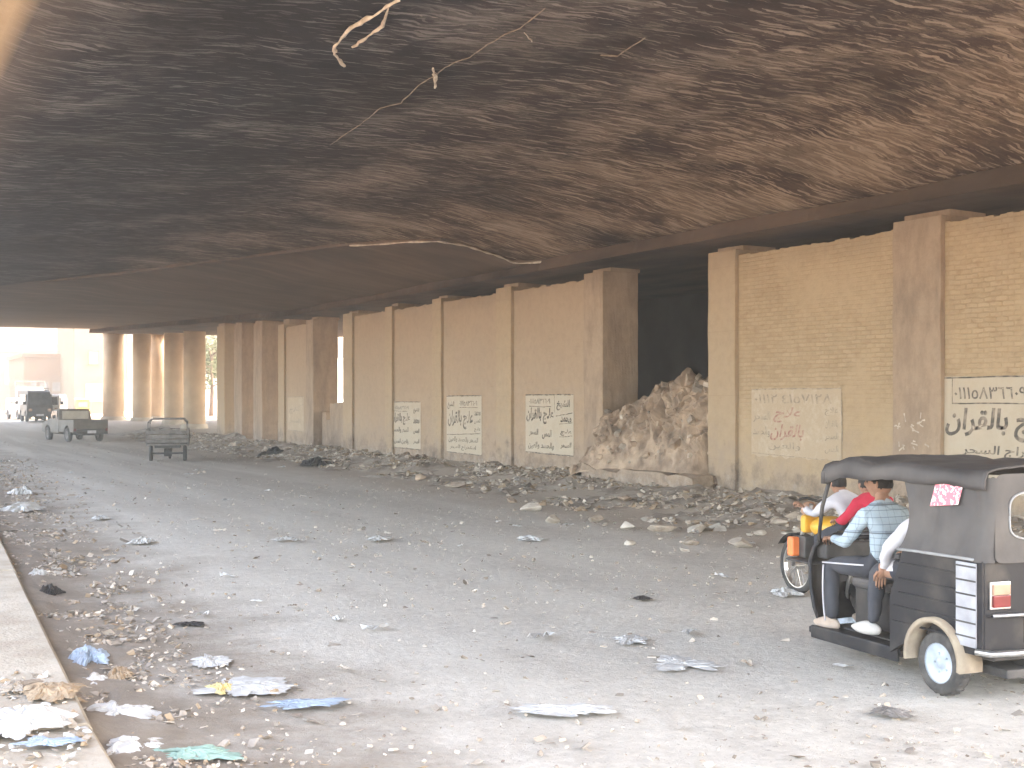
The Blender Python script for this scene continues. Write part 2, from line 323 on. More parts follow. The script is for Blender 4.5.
def copy_tree(o, parent=None):
    c = o.copy(); COL.objects.link(c)
    if parent is not None: c.parent = parent
    for ch in list(o.children): copy_tree(ch, c)
    return c

# ------------------------------------------------------------------ ground
def gz(x, y): return .58 * sstep(58, 92, y)
def kx(y): return 1.27 + (y - 7.75) * .058 if y > 7.75 else 1.27 + (y - 7.75) * .03     # kerb line
def build_ground():
    ys = list(np.concatenate([np.linspace(-60, 2, 8), np.linspace(3, 60, 115), np.linspace(62, 130, 40), [200, 400, 900, 1800]]))
    xs = list(np.concatenate([[-1500, -400, -120, -40, -12], np.linspace(-4, 20, 60), np.linspace(22, 80, 14), [200, 600, 1500]]))
    vs = []
    for y in ys:
        for x in xs:
            n = .03 * fbm(x*.25, y*.25, 0, 3) + (.012 * fbm(x*1.3, y*1.3, 5, 3) if -4 < x < 16 and y < 60 else 0)
            w = sstep(12.4, 15.2, x) * .28 * (1 - sstep(16, 19, x)) * (1 - sstep(62, 75, y))
            vs.append((x, y, gz(x, y) + n + w))
    nx = len(xs); fs = [(j*nx+i, j*nx+i+1, (j+1)*nx+i+1, (j+1)*nx+i) for j in range(len(ys)-1) for i in range(nx-1)]
    me = bpy.data.meshes.new('ground'); me.from_pydata(vs, [], fs); link('road', me, M_road, None, True, 'structure')
    grid(60, 30, lambda u, v: (-60 + 220*u, 93 + 150*v, .62 + .25*fbm(u*9, v*9) * .2), 'sunlit_ground', M_sandg, kind='structure')
    grid(12, 30, lambda u, v: (-90 + 86.5*u, -40 + 170*v, .03 + .05*fbm(u*20, v*30)), 'open_ground', M_sandg, kind='structure')
    # median pavement with a kerb edge: slabs poured end to end
    bm = BM(); ys = np.arange(-2, 60, 2.4)
    for a, b in zip(ys, ys[1:]):
        h = .2 + .012*random.uniform(-1, 1); x0, x1 = kx(a), kx(b)
        prof = [(-.45, h), (-.03, h), (0, h - .035), (.015, 0)]
        A = [bm.verts.new((x0 + p, a + .006, z)) for p, z in [(-3.2, h)] + prof]; B = [bm.verts.new((x1 + p, b - .006, z)) for p, z in [(-3.2, h)] + prof]
        for i in range(4): bm.faces.new((A[i], A[i+1], B[i+1], B[i]))
        A0 = bm.verts.new((x0 - 3.2, a + .006, 0)); B0 = bm.verts.new((x1 - 3.2, b - .006, 0)); bm.faces.new([A0] + A); bm.faces.new([B0] + B)
    obj('median_kerb', bm, M_conc, kind='structure')
build_ground()

# ------------------------------------------------------------------ overpass deck
PX = [(-1.6, 6.55), (1.55, 5.95), (1.85, 5.86), (2.6, 5.84), (4, 5.95), (8, 6.05), (11, 5.9), (12.8, 5.62), (14.4, 5.27), (15.3, 5.22)]
def prof(x): return float(np.interp(x, [p[0] for p in PX], [p[1] for p in PX]))
def BY(x): return float(np.interp(x, [-1.6, 1, 4.96, 7.93, 9.98, 11.21, 12.24, 13.19, 14.23, 14.56, 14.79, 15.3], [66, 60, 48.5, 42.6, 35, 30.4, 27.3, 27.14, 27.39, 26.25, 25.3, 24.2]))
def znear(x, y): return prof(x) + .035*fbm(x*.5, y*.35, 3, 4) + .015*fbm(x*2.2, y*.9, 8, 3)
def rise(y): return .030 * max(0, y - 45)
def zfar(x, y):
    w = .45*sstep(0, 14, y - BY(x)) + .55*sstep(45, 80, y)
    return prof(x)*(1 - w) + 5.3*w - .07 + rise(y) + .02*fbm(x*.4, y*.3, 9, 3)
deck = empty('concrete_overpass', (8, 40, 0), 0, 'sooty concrete overpass deck spanning over the dusty street', 'overpass')
Y0, Y1 = -.5, 88
def child_grid(nx, ny, fn, name, mats, smooth=True):
    o = grid(nx, ny, lambda u, v: tuple(Vector(fn(u, v))), name, mats, None, smooth); o.parent = deck; o.matrix_parent_inverse = Matrix.Translation((-8, -40, 0)); return o
xmap = lambda u: -1.6 + 16.9 * u
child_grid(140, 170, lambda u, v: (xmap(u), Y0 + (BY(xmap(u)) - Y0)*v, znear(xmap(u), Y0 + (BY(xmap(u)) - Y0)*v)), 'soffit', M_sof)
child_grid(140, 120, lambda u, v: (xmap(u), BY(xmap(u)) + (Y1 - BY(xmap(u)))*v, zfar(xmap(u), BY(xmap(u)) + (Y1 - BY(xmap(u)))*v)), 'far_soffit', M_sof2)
def keep(o): o.parent = deck; o.matrix_parent_inverse = Matrix.Translation((-8, -40, 0)); return o
bm = BM(); xs = np.linspace(-1.6, 15.3, 90)
for a, b in zip(xs, xs[1:]):      # riser between the two pours, with a raised arris
    ya, yb = BY(a), BY(b); za, zb = znear(a, ya), znear(b, yb); fa, fb = zfar(a, ya), zfar(b, yb)
    v = [bm.verts.new(p) for p in ((a, ya-.002, za + .03), (b, yb-.002, zb + .03), (b, yb-.002, fb - .002), (a, ya-.002, fa - .002))]; bm.faces.new(v)
keep(obj('soffit_step', bm, M_sof2, recalc=False))
bm = BM(); pts = [(x, BY(x) - .03, min(zfar(x, BY(x)), znear(x, BY(x))) - .01 + .01*math.sin(x*7)) for x in np.linspace(11.2, 14.75, 50)]
tube(bm, pts, [.02 + .009*math.sin(i*1.3) for i in range(50)], 6); keep(obj('joint_trim', bm, M_strip))
# ledge over the wall heads and the dark slab behind it
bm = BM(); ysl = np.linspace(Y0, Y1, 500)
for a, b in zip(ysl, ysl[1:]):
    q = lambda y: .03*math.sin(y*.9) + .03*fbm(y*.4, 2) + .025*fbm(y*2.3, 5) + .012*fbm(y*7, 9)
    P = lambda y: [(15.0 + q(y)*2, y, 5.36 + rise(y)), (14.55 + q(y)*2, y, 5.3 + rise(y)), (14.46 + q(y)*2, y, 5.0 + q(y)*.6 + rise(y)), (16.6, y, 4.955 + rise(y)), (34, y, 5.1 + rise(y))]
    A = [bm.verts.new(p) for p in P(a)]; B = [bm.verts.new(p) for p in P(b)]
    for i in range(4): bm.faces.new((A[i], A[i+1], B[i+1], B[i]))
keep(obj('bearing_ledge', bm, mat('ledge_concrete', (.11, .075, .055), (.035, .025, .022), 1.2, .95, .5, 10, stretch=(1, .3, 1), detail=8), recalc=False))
bm = BM(); bx(bm, -1.6, 34, Y0, Y1, 7.4, 7.7); bx(bm, -1.75, -1.5, Y0, Y1, 6.5, 8.3); bx(bm, 33.8, 34.1, Y0, Y1, 5.1, 8.3)
z_end = 6.9
keep(obj('road_slab', bm, M_conc))
bm = BM()
v = [bm.verts.new(p) for p in ((-1.6, Y1+.2, prof(-1.6) + rise(Y1) - .6), (34, Y1+.2, 5.15 + rise(Y1)), (34, Y1+.2, 8.9), (-1.6, Y1+.2, 8.9))]; w = [bm.verts.new(x.co - Vector((0, .5, 0))) for x in v]
for i in range(4): bm.faces.new((v[i], v[(i+1) % 4], w[(i+1) % 4], w[i]))
bm.faces.new(v); bm.faces.new(w[::-1]); keep(obj('end_beam', bm, M_bld))
bm = BM(); bx(bm, -1.6, 34, Y0-.3, Y0, 5.2, 8.2); keep(obj('end_beam', bm, M_conc))

# ------------------------------------------------------------------ walls
WX, PF, TOP = 15.28, 15.2, 4.86
def wallseg(label, y0, y1, pils, panels_mat, ends=('n',), top=TOP):
    w = empty('brick_wall', (PF, (y0+y1)/2, 0), 0, label, 'wall'); inv = Matrix.Translation((-PF, -(y0+y1)/2, 0))
    def K(o): o.parent = w; o.matrix_parent_inverse = inv; return o
    edges = sorted(pils); cur = y0
    for (a, b, m_) in edges:
        if a - cur > .3:
            bm = BM(); nseg = max(4, int((a - cur) / .12))
            T = [(cur + (a - cur)*i/nseg) for i in range(nseg+1)]
            hz = [top - .1 + .035*fbm(t*3, 4, 0, 2) + random.uniform(-.012, .012) for t in T]
            for i in range(nseg):
                for x, fl in ((WX, 0), (WX + .3, 1)):
                    q = [bm.verts.new(p) for p in ((x, T[i], -.3), (x, T[i+1], -.3), (x, T[i+1], hz[i]), (x, T[i], hz[i]))]; bm.faces.new(q if fl else q[::-1])
                q = [bm.verts.new(p) for p in ((WX, T[i], hz[i]), (WX, T[i+1], hz[i]), (WX+.3, T[i+1], hz[i]), (WX+.3, T[i], hz[i]))]; bm.faces.new(q)
            K(obj('brick_panel', bm, panels_mat, recalc=False))
        bm = BM(); bx(bm, PF - random.uniform(0, .012), PF + .93, a, b, -.3, top + .02)
        bmesh.ops.subdivide_edges(bm, edges=bm.edges, cuts=12, use_grid_fill=True)
        for v in bm.verts: v.co += Vector((fbm(v.co.y*1.5, v.co.z*2.5, 1)*.014, fbm(v.co.x*2, v.co.z*4, 6)*.022, 0))
        K(obj('pier', bm, m_, bevel=.012))
        bm = BM(); bx(bm, PF + .22, PF + 1.0, a + .03, b - .03, top + .02, 4.99 + rise(a)); K(obj('bearing_pad', bm, M_pilD))
        cur = b
    return w, K
Yg = lambda px: yw(px)
y_gapR = Yg(708); y_p735 = Yg(735)
segA, KA = wallseg('long tan brick wall with a wide painted notice, right of the dark gap', 2.6, y_gapR,
    [(8.3, 9.2, M_pil), (yw(941), yw(893), M_pilD), (y_p735, y_gapR, M_pil), (2.6, 3.4, M_pil)], M_brick)
y603, y585 = Yg(603), Yg(584)
segB, KB = wallseg('long tan plastered wall with three painted notices, left of the rubble filled gap', y603, Yg(343),
    [(y603, y585, M_pilD), (Yg(511), Yg(496), M_pil), (Yg(441), Yg(432), M_pil), (Yg(392), Yg(385), M_pil), (Yg(352), Yg(343), M_pil)], M_brick2)
segC, KC = wallseg('short free standing tan wall block with one faded notice', Yg(313.5), Yg(278), [(Yg(313.5), Yg(306), M_pilD), (Yg(284), Yg(278), M_pil)], M_brick2)
bm = BM()   # half height stub in the bright slot
# more piers further along the line
for i, (a, w_, lab) in enumerate(((51.5, 1.25, 'nearest of the three plain tan piers beyond the short wall block'), (54.5, 1.25, 'middle one of the three plain tan piers beyond the short wall block'), (57.3, 1.3, 'farthest of the three plain tan piers, beside the bright slot'))):
    pr = empty('concrete_pier', (PF, a, 0), 0, lab, 'pier', 'plain piers beyond the wall')
    bm = BM(); bx(bm, 0, 1.0, 0, w_, -.2, 4.9 + rise(a)); bmesh.ops.subdivide_edges(bm, edges=bm.edges, cuts=4, use_grid_fill=True)
    for v in bm.verts: v.co += Vector((fbm(v.co.y*1.5, v.co.z*1.5, i)*.03, fbm(v.co.x*2, v.co.z*1.5, i+6)*.03, 0))
    obj('shaft', bm, M_pil if i == 2 else M_pilD, pr, bevel=.02); bm = BM(); bx(bm, .05, 1.05, .1, w_ - .1, 4.9 + rise(a), 5.45 + rise(a)); obj('bearing_pad', bm, M_pilD, pr)
# ruined half height wall inside the bright slot
bm = BM()
for i in range(7):
    bx(bm, 15.5 + .003*i, 15.8, 41.9 + i*.45, 41.9 + (i+1)*.45, 0, 2.0 + random.uniform(-.35, .3) - .1*i)
tag(obj('low_wall', bm, M_pilD, bevel=.02), 'dark broken low wall closing the bottom of the narrow bright slot', 'wall')
# dark enclosure behind the wall
bm = BM(); bx(bm, 21.6, 22.0, 4, 36.5, -.2, 5.4); o = obj('back_wall', bm, mat('dark_back_wall', (.05, .045, .045), (.025, .022, .022), 1, .95, .4), bevel=.01)  # near-black base colour all over
tag(o, 'dark wall seen through the tall gap', 'wall')
br_ = empty('cross_beam', (18, 31, 0), 0, 'dark horizontal beam crossing inside the tall gap', 'beam')
bm = BM(); bx(bm, -1.6, 3.5, 3.2, 3.6, 4.25, 4.55); bx(bm, -1.6, 3.5, 3.3, 3.5, 4.62, 4.75); obj('beam', bm, mat('dim_concrete', (.09, .085, .09), None, 2, .95), br_); 
bm = BM(); bx(bm, -1.7, 3.5, 1.2, 1.5, -.2, 5.1); obj('infill', bm, mat('dark_back_wall', (.05,)*3), br_) if False else bm.free()

# painted notices -----------------------------------------------------------
FORM = {'ا':(0xFE8D,0),'ب':(0xFE8F,1),'ت':(0xFE95,1),'ج':(0xFE9D,1),'ح':(0xFEA1,1),'خ':(0xFEA5,1),'د':(0xFEA9,0),'ر':(0xFEAD,0),'س':(0xFEB1,1),'ش':(0xFEB5,1),'ع':(0xFEC9,1),'ف':(0xFED1,1),'ق':(0xFED5,1),'ل':(0xFEDD,1),'م':(0xFEE1,1),'ن':(0xFEE5,1),'ه':(0xFEE9,1),'و':(0xFEED,0),'ي':(0xFEF1,1),'آ':(0xFE81,0)}
def ar(s):
    out = []
    for wd in s.split(' '):
        wd = wd.replace('لا', '\u0001'); r = ''; prev = False
        for i, ch in enumerate(wd):
            nxt = i + 1 < len(wd)
            if ch == '\u0001': r += chr(0xFEFC if prev else 0xFEFB); prev = False; continue
            if ch not in FORM: r += ch; prev = False; continue
            base, dual = FORM[ch]; conn = dual and nxt
            r += chr(base + (3 if (prev and conn) else 2 if conn else 1 if prev else 0)); prev = bool(conn)
        out.append(r[::-1])
    return ' '.join(out[::-1])
def textmesh(bm, s, y_right_to_left, z, width, height, x, bold=.03, shear=0, tilt=0.0, jit=0):
    """lettering painted flat on the wall: left end at y0 (far, +y) reading towards -y, height given"""
    c = bpy.data.curves.new('lettering', 'FONT'); c.body = s; c.size = 1; c.offset = bold; c.shear = shear; c.resolution_u = 3
    o = bpy.data.objects.new('lettering', c); COL.objects.link(o)
    bpy.context.view_layer.update(); me = bpy.data.meshes.new_from_object(o.evaluated_get(bpy.context.evaluated_depsgraph_get()))
    COL.objects.unlink(o); bpy.data.objects.remove(o)
    if not len(me.vertices): return
    co = np.array([v.co[:] for v in me.vertices]); mn = co.min(0); mx = co.max(0)
    sx = width / (mx[0]-mn[0]); sz = height / (mx[1]-mn[1]); vs = []
    for p in co:
        u = (p[0]-mn[0])*sx; w_ = (p[1]-mn[1])*sz
        w2 = w_ + jit*fbm(u*4, w_*4, z)*.1 + tilt*u
        vs.append(bm.verts.new((x, y_right_to_left - u, z + w2)))
    for f in me.polygons:
        try: bm.faces.new([vs[i] for i in f.vertices])
        except ValueError: pass
    bpy.data.meshes.remove(me)
def line(bm, y0, z0, y1, z1, t, x):
    n = 24; pr = None
    for i in range(n+1):
        u = i/n; y = y0 + (y1-y0)*u; z = z0 + (z1-z0)*u + .012*fbm(u*4, z0*5, y0); d = Vector((y1-y0, z1-z0)).normalized(); nn = Vector((-d.y, d.x)) * t*(.5 + .25*fbm(u*9, z0, 2))
        a = bm.verts.new((x, y+nn.x, z+nn.y)); b = bm.verts.new((x, y-nn.x, z-nn.y))
        if pr: bm.faces.new((pr[0], a, b, pr[1]))
        pr = (a, b)
def patch(yl, yr, z0, z1, x, rag=.03):
    bm = BM(); n = 40; T = [bm.verts.new((x, yl + (yr-yl)*i/n, z1 + rag*fbm(i*.4, 1, z0))) for i in range(n+1)]; B = [bm.verts.new((x, yl + (yr-yl)*i/n, z0 + rag*fbm(i*.4, 7, z0))) for i in range(n+1)]
    for i in range(n): bm.faces.new((T[i], T[i+1], B[i+1], B[i]))
    return bm
def zpx(px, py, X=15.2):
    Y = yw(px, X); d = X*SA + Y*CA; return CH + (HOR - py)*d/F
# 1. near notice with the phone number (runs out of the frame on the right)
xl = WX - .012
yl, yr = yw(940, WX), yw(940, WX) - 4.0; zt = zpx(940, 377, WX); zb = zt - 1.75
nA = KA(obj('painted_notice', patch(yl - .02, yr, zb, zt, xl, .01), M_white, recalc=False))
def sub(o, par): o.parent = par; o.matrix_parent_inverse = par.matrix_world.inverted() if False else Matrix(); return o
def SUB(o, par):      # child of a notice, both authored in world space
    o.parent = par; bpy.context.view_layer.update(); o.matrix_parent_inverse = par.matrix_world.inverted(); return o
bm = BM(); x = xl - .003
def YP(px): return yw(px, WX)
line(bm, yl - .03, zt - .015, yr, zt, .022, x); line(bm, yl - .03, zt, yl - .04, zb, .02, x)
zr = zt - (zpx(960, 377, WX) - zpx(960, 404, WX)) ; line(bm, YP(953), zr, yr + .3, zr + .02, .02, x); line(bm, YP(953), zt, YP(953), zr, .012, x)
hN = zpx(980, 384, WX) - zpx(980, 397, WX)
textmesh(bm, '٠١١١٥٨٣٦٦٠٩٢', YP(955), zr + .07, YP(955) - YP(1036), hN*1.0, x, .012)
textmesh(bm, ar('علاج بالقران'), YP(946), zpx(980, 441, WX), YP(946) - YP(1062), (zpx(980, 407, WX) - zpx(980, 440, WX)), x, .028, 0.15, 0, .2)
textmesh(bm, ar('استخراج السحر'), YP(962), zpx(990, 459, WX), YP(962) - YP(1062), .2, x, .02, .1)
textmesh(bm, ar('والحسد والعين'), YP(955), zb + .12, YP(955) - YP(1055), .2, x, .02, .1)
SUB(obj('lettering', bm, M_ink, recalc=False), nA)
# 2. faded notice left of it
yl, yr = YP(752), YP(842); zt, zb = zpx(752, 389, WX), zpx(752, 389, WX) - 1.25
nB = KA(obj('painted_notice', patch(yl, yr, zb, zt, xl, .05), M_whiteF, recalc=False)); tag(nB, 'faded washed out notice')
bm = BM(); line(bm, yl, zt - .01, yr, zt, .02, x); line(bm, YP(842), zt - .2, YP(843), zt - .95, .018, x); line(bm, yl, zb + .05, yr, zb + .0, .012, x)
textmesh(bm, '٠١١١٢ ٤١٥٧١٢٨', yl - .1, zt - .27, (yl - yr)*.86, .17, x, .01)
textmesh(bm, ar('السحر'), yl - .06, zt - .62, .5, .2, x, .01); textmesh(bm, ar('والحسد'), yl - .05, zt - .9, .5, .2, x, .01)
for k, wd in enumerate(('علاج', 'بالقران', 'السحر', 'المس')): textmesh(bm, ar(wd), yr + .42, zt - .48 - k*.22, .34, .15, x, .01)
textmesh(bm, ar('والعين'), yl - .5, zb + .12, .9, .16, x, .01)
SUB(obj('lettering', bm, M_inkF, recalc=False), nB)
bm = BM(); textmesh(bm, ar('علاج'), yl - .65, zt - .62, .75, .28, x, .02, .3); textmesh(bm, ar('بالقران'), yl - .55, zt - .95, .95, .3, x, .02, .3)
SUB(obj('red_lettering', bm, M_inkR, recalc=False), nB)
# 3-5 small notices on the long wall, 6 on the short block
def small(px0, px1, py0, py1, K, kindn):
    yl, yr = yw(px0, WX), yw(px1, WX); zt = zpx(px0, py0, WX); zb = zpx(px0, py1, WX); w = yl - yr; h = zt - zb
    nt = K(obj('painted_notice', patch(yl, yr, zb, zt, xl, .05), M_white if kindn < 3 else M_whiteF, recalc=False)); bm = BM()
    line(bm, yl, zt, yr, zt + .01, .025, x); line(bm, yl, zb, yr, zb - .01, .025, x)
    def T(s, fx, fz, fw, fh, b=.03, sh=.1): textmesh(bm, s, yl - w*fx, zb + h*fz, w*fw, h*fh, x, b, sh, 0, .15)
    if kindn == 0:
        T('٠١١١٥٨٣٦٦٠٩', .08, .85, .45, .09, .01); line(bm, yl - w*.08, zt - h*.2, yl - w*.55, zt - h*.2, .018, x)
        T(ar('علاج بالقران'), .02, .5, .58, .28, .04); T(ar('السحر'), .08, .28, .2, .14); T(ar('المس'), .36, .25, .2, .16)
        T(ar('والحسد والعين'), .06, .06, .55, .13); line(bm, yl - w*.62, zt, yl - w*.62, zt - h*.3, .014, x)
        T(ar('الشيخ'), .66, .74, .27, .18, .04); line(bm, yl - w*.65, zt - h*.36, yl - w*.98, zt - h*.3, .018, x)
        for k, s_ in enumerate(('محمد', 'علاج', 'السحر')): T(ar(s_), .74, .54 - .22*k, .22, .11, .04); line(bm, yl - w*.72, zb + h*(.51 - .22*k), yl - w*.98, zb + h*(.54 - .22*k), .014, x) if k < 2 else None
    elif kindn == 1:
        T('٠١١١٥٨٣٦٦٠٩', .38, .83, .5, .09, .01); line(bm, yl - w*.38, zt - h*.2, yl - w*.9, zt - h*.2, .014, x)
        T(ar('علاج بالقران'), .04, .42, .72, .33, .03); T(ar('الشيخ'), .03, .77, .2, .14); 
        for k in range(3): T(ar(('محمد', 'المس', 'علاج')[k]), .8, .66 - .14*k, .17, .09, .03)
        line(bm, yl - w*.02, zb + h*.31, yl - w*.97, zb + h*.36, .02, x); T(ar('السحر والحسد والعين'), .06, .18, .85, .11, .02); T(ar('استخراج السحر'), .1, .05, .75, .1, .02)
    elif kindn == 2:
        T('٠١١١٥٨٣٦٦٠٩', .1, .84, .5, .08, .01); line(bm, yl - w*.08, zt - h*.2, yl - w*.55, zt - h*.2, .016, x)
        T(ar('علاج بالقران'), .02, .5, .62, .26, .04); T(ar('السحر والحسد'), .05, .32, .55, .14, .03); T(ar('والعين المس'), .1, .08, .5, .12, .03)
        for k in range(4): T(ar(('الشيخ', 'محمد', 'المس', 'السحر')[k]), .76, .76 - .22*k, .2, .12, .04)
    else:
        line(bm, yl - w*.1, zb + h*.6, yr, zb + h*.78, .014, x); T(ar('علاج'), .1, .5, .6, .2, .02); T(ar('السحر'), .1, .2, .7, .16, .02)
    SUB(obj('lettering', bm, M_ink if kindn < 3 else M_inkF, recalc=False), nt); return nt
tag(small(526, 574, 395, 452, KB, 0), 'two column whitewashed notice, nearest the rubble'); tag(small(447, 482, 396, 452, KB, 1), 'whitewashed notice with a ruled lower half'); tag(small(392, 421, 402, 447, KB, 2), 'small whitewashed notice, leftmost on the wall')
small(288, 304, 397, 430, KC, 3)
# splashed white scrawl on the stained pier
bm = BM()
for k in range(16):
    y = yw(915 + random.uniform(-18, 14), 15.18); z = zpx(915, random.uniform(418, 452)); a = random.uniform(0, PI); l = random.uniform(.05, .16)
    line(bm, y, z, y + l*math.cos(a), z + l*math.sin(a), .025, 15.182)
KA(obj('white_paint_splash', bm, M_strip, recalc=False))

# ------------------------------------------------------------------ far columns
def column(px, d, dia, label):
    p = W((px-512)/F*d, d); h = zfar(min(p.x, 14), p.y) + .25; g = gz(p.x, p.y)
    c = empty('bridge_column', (p.x, p.y, g - .1), 0, label, 'column', 'round columns near the far exit')
    bm = BM(); cyl(bm, (0, 0, 0), (0, 0, h - g - .35), dia/2, 40); obj('shaft', bm, mat('pale_column_concrete', (.62, .48, .33), (.52, .39, .26), 1.4, .9, .2, 8), c, True).data.polygons.foreach_set('use_smooth', [len(f.vertices) == 4 for f in c.children[0].data.polygons])
    bm = BM(); bx(bm, -dia/2-.12, dia/2+.12, -dia/2-.12, dia/2+.12, h - g - .35, h - g + .3); obj('cap', bm, M_pil, c, bevel=.03)
    bm = BM(); cyl(bm, (0, 0, 0), (0, 0, .35), dia/2 + .18, 40, dia/2 + .1); obj('footing', bm, M_conc, c)
for px, d, dia, lab in ((113.5, 86, 1.35, 'leftmost round column at the far exit, lit from the right'), (142, 84, 1.15, 'second round column from the left at the far exit'), (157, 88, 1.15, 'third round column from the left, half hidden by its neighbours'),
        (174, 80, 1.2, 'fourth round column from the left at the far exit'), (194.5, 75, 1.25, 'rightmost round column, beside the tall bright slot')):
    column(px, d, dia, lab)

# ------------------------------------------------------------------ rubble
ICO = None
def chunks(name, pts, sizes, mats, kind='stuff', flat=(.35, 1), parent=None, scrap=.0, smooth=False):
    """many angular stones in one mesh (debris nobody could count)"""
    bm = bmesh.new(); bmesh.ops.create_icosphere(bm, subdivisions=1, radius=1); bv = np.array([v.co[:] for v in bm.verts]); bf = np.array([[v.index for v in f.verts] for f in bm.faces]); bm.free()
    cube = np.array([[x, y, z] for x in (-1, 1) for y in (-1, 1) for z in (-1, 1)], float); cf = np.array([[0,1,3],[0,3,2],[4,6,7],[4,7,5],[0,4,5],[0,5,1],[2,3,7],[2,7,6],[0,2,6],[0,6,4],[1,5,7],[1,7,3]])
    V = []; Fc = []; MI = []; off = 0
    for p, s in zip(pts, sizes):
        if rng.random() < .5: b, f = bv, bf
        else: b, f = cube*.75, cf
        v = b * (1 + rng.uniform(-.32, .32, (len(b), 1))) * np.array([rng.uniform(.6, 1.3), rng.uniform(.5, 1.1), rng.uniform(*flat)]) * s
        if rng.random() < scrap: v[:, 2] *= .12; v *= 1.5; v[:, 2] += .15*s*np.sin(v[:, 0]/s*2)
        e = Matrix.Rotation(rng.uniform(0, 6.28), 3, 'Z') @ Matrix.Rotation(rng.normal(0, .35), 3, 'X') @ Matrix.Rotation(rng.normal(0, .35), 3, 'Y')
        v = v @ np.array(e).T + np.array(p) ; V.append(v); Fc.append(f + off); off += len(b); mi = int(rng.integers(0, len(mats))); MI += [mi]*len(f)
    V = np.concatenate(V); Fc = np.concatenate(Fc); me = bpy.data.meshes.new(name); me.from_pydata(V.tolist(), [], Fc.tolist())
    o = link(name, me, mats, parent, smooth); me.polygons.foreach_set('material_index', MI)
    if kind: o['kind'] = kind
    return o
def wz(x, y): # ground incl. bank along the wall
    return gz(x, y) + sstep(12.4, 15.2, x)*.28*(1 - sstep(16, 19, x))
# earthy bank under the wall rubble
def bank(u, v):
    y = 8 + 62*v; x = 11.3 + 3.95*u; e = max(0, fbm(x*.9, y*.5, 2) + .25) * .5 * (.35 + .65*u); return (x, y, wz(x, y) - .06 + e*.55*sstep(0, .25, u) + .05*fbm(x*4, y*4, 5) * sstep(0, .2, u))
tag(grid(40, 420, bank, 'earth_bank', M_dirt), 'low bank of dark dirt piled along the foot of the wall', 'dirt bank', kind='stuff')
def bankz(x, y): u = (x - 11.3)/3.95; e = max(0, fbm(x*.9, y*.5, 2) + .25)*.5*(.35 + .65*u); return wz(x, y) - .06 + e*.55*sstep(0, .25, u)
P, S = [], []
for _ in range(13000):
    y = 9 + 58*rng.random()**1.15; u = rng.random()**.7; x = 11.7 + 3.4*u + (.6 if y > 24 else 0)*(1-u)
    if fbm(x*.7, y*.5, 11) < -.25 + .2*(1-u): continue
    s = float(np.clip(rng.lognormal(-3.45, .5), .015, .11)); P.append((x, y, max(bankz(x, y), wz(x, y)) + s*.25)); S.append(s)
tag(chunks('wall_rubble', P, S, [M_rubble, M_rubbleP, M_rubble, M_rubbleP, M_card, M_dirt], flat=(.2, .65), scrap=.45), 'strip of broken stones and litter along the foot of the long wall', 'rubble')
P, S = [], []
for _ in range(12000):
    y = 5.5 + 40*rng.random()**1.6; u = abs(rng.normal(0, .5)); x = kx(y) + .03 + u*(.85 + .025*y)
    if u > .2 and fbm(x*1.6, y*1.1, 4) < -.1: continue
    s = float(np.clip(rng.lognormal(-4.2, .5), .006, .04)) * (.65 + .35*min(1, max(0, (y - 6)/8))); P.append((x, y, gz(x, y) + .02 + s*.3 + .05*max(0, .3-u))); S.append(s)
tag(chunks('kerbside_litter', P, S, [M_rubble, M_rubbleP, M_rubble, M_dirt, M_card], flat=(.2, .7), scrap=.55), 'fine litter and grit gathered along the kerb', 'litter')
P, S = [], []
for _ in range(9000):
    y = 5 + 60*rng.random()**1.7; x = 1.8 + 10.5*rng.random(); s = float(np.clip(rng.lognormal(-4.5, .5), .005, .045)); P.append((x, y, gz(x, y) + s*.25)); S.append(s)
tag(chunks('road_pebbles', P, S, [M_rubble, M_rubble, M_rubbleP, M_dirt], flat=(.2, .6), scrap=.35), 'pebbles and scraps scattered over the dusty road', 'pebbles')
def kerbdirt(u, v):
    y = 4 + 40*v; x = kx(y) + .0 + (.95 + .015*y)*u; return (x, y, gz(x, y) - .02 + (1-u)**1.5*(.1 + .07*fbm(x*2, y*1.3, 3)) + .02*fbm(x*8, y*8, 1)*(1-u))
tag(grid(24, 300, kerbdirt, 'kerb_dirt', M_road), 'brown dirt drifted against the kerb', 'dirt', kind='stuff')
# big mound in the gap
mc = Vector((15.75, (y_gapR + y603)/2 + .1, 0))
def mound(u, v):
    y = y_gapR - .32 + (y603 + 1.1 - y_gapR)*v; t = u
    top_ = float(np.interp(v, [0, .06, .09, .13, .3, .45, .6, .72, .84, .93, 1], [.4, .7, 1.9, 2.2, 2.3, 2.2, 2.0, 1.75, 1.5, .9, .1]))
    x0 = 14.82 - .25*sstep(.6, .8, v); prof_ = sstep(-.05, .32, t)**.55
    z = top_*prof_*(1 - .12*sstep(.5, 1, t)); y2, z2 = y*1.4, z*1.4
    r = 1 - abs(fbm(y2, z2 + t*2, 3, 5)); r2 = 1 - abs(fbm(y2*2.3 + 4, z2*2.3, 7, 4))
    vor = noise.voronoi(Vector((y*2.4, z*2.4 + t, 0)))[0]
    x = x0 + 2.6*t - .55*(r - .7)*min(1, t*6) - .22*(r2 - .7)*min(1, t*6) + .2*(vor[0])*min(1, t*6)
    z += (.3*fbm(y*2.2, t*5, 4, 4) + .12*fbm(y*7, t*16, 2, 3))*min(1, t*6)
    return (x, y, .1 + max(-.1, z))
md = empty('rubble_mound', (15.6, 23, 0), 0, 'tall heap of broken tan earth filling the lower half of the dark gap', 'rubble heap')
o = grid(120, 120, mound, 'earth_heap', M_earth, None, False); o.parent = md; o.matrix_parent_inverse = Matrix.Translation((-15.6, -23, 0))
P, S = [], []
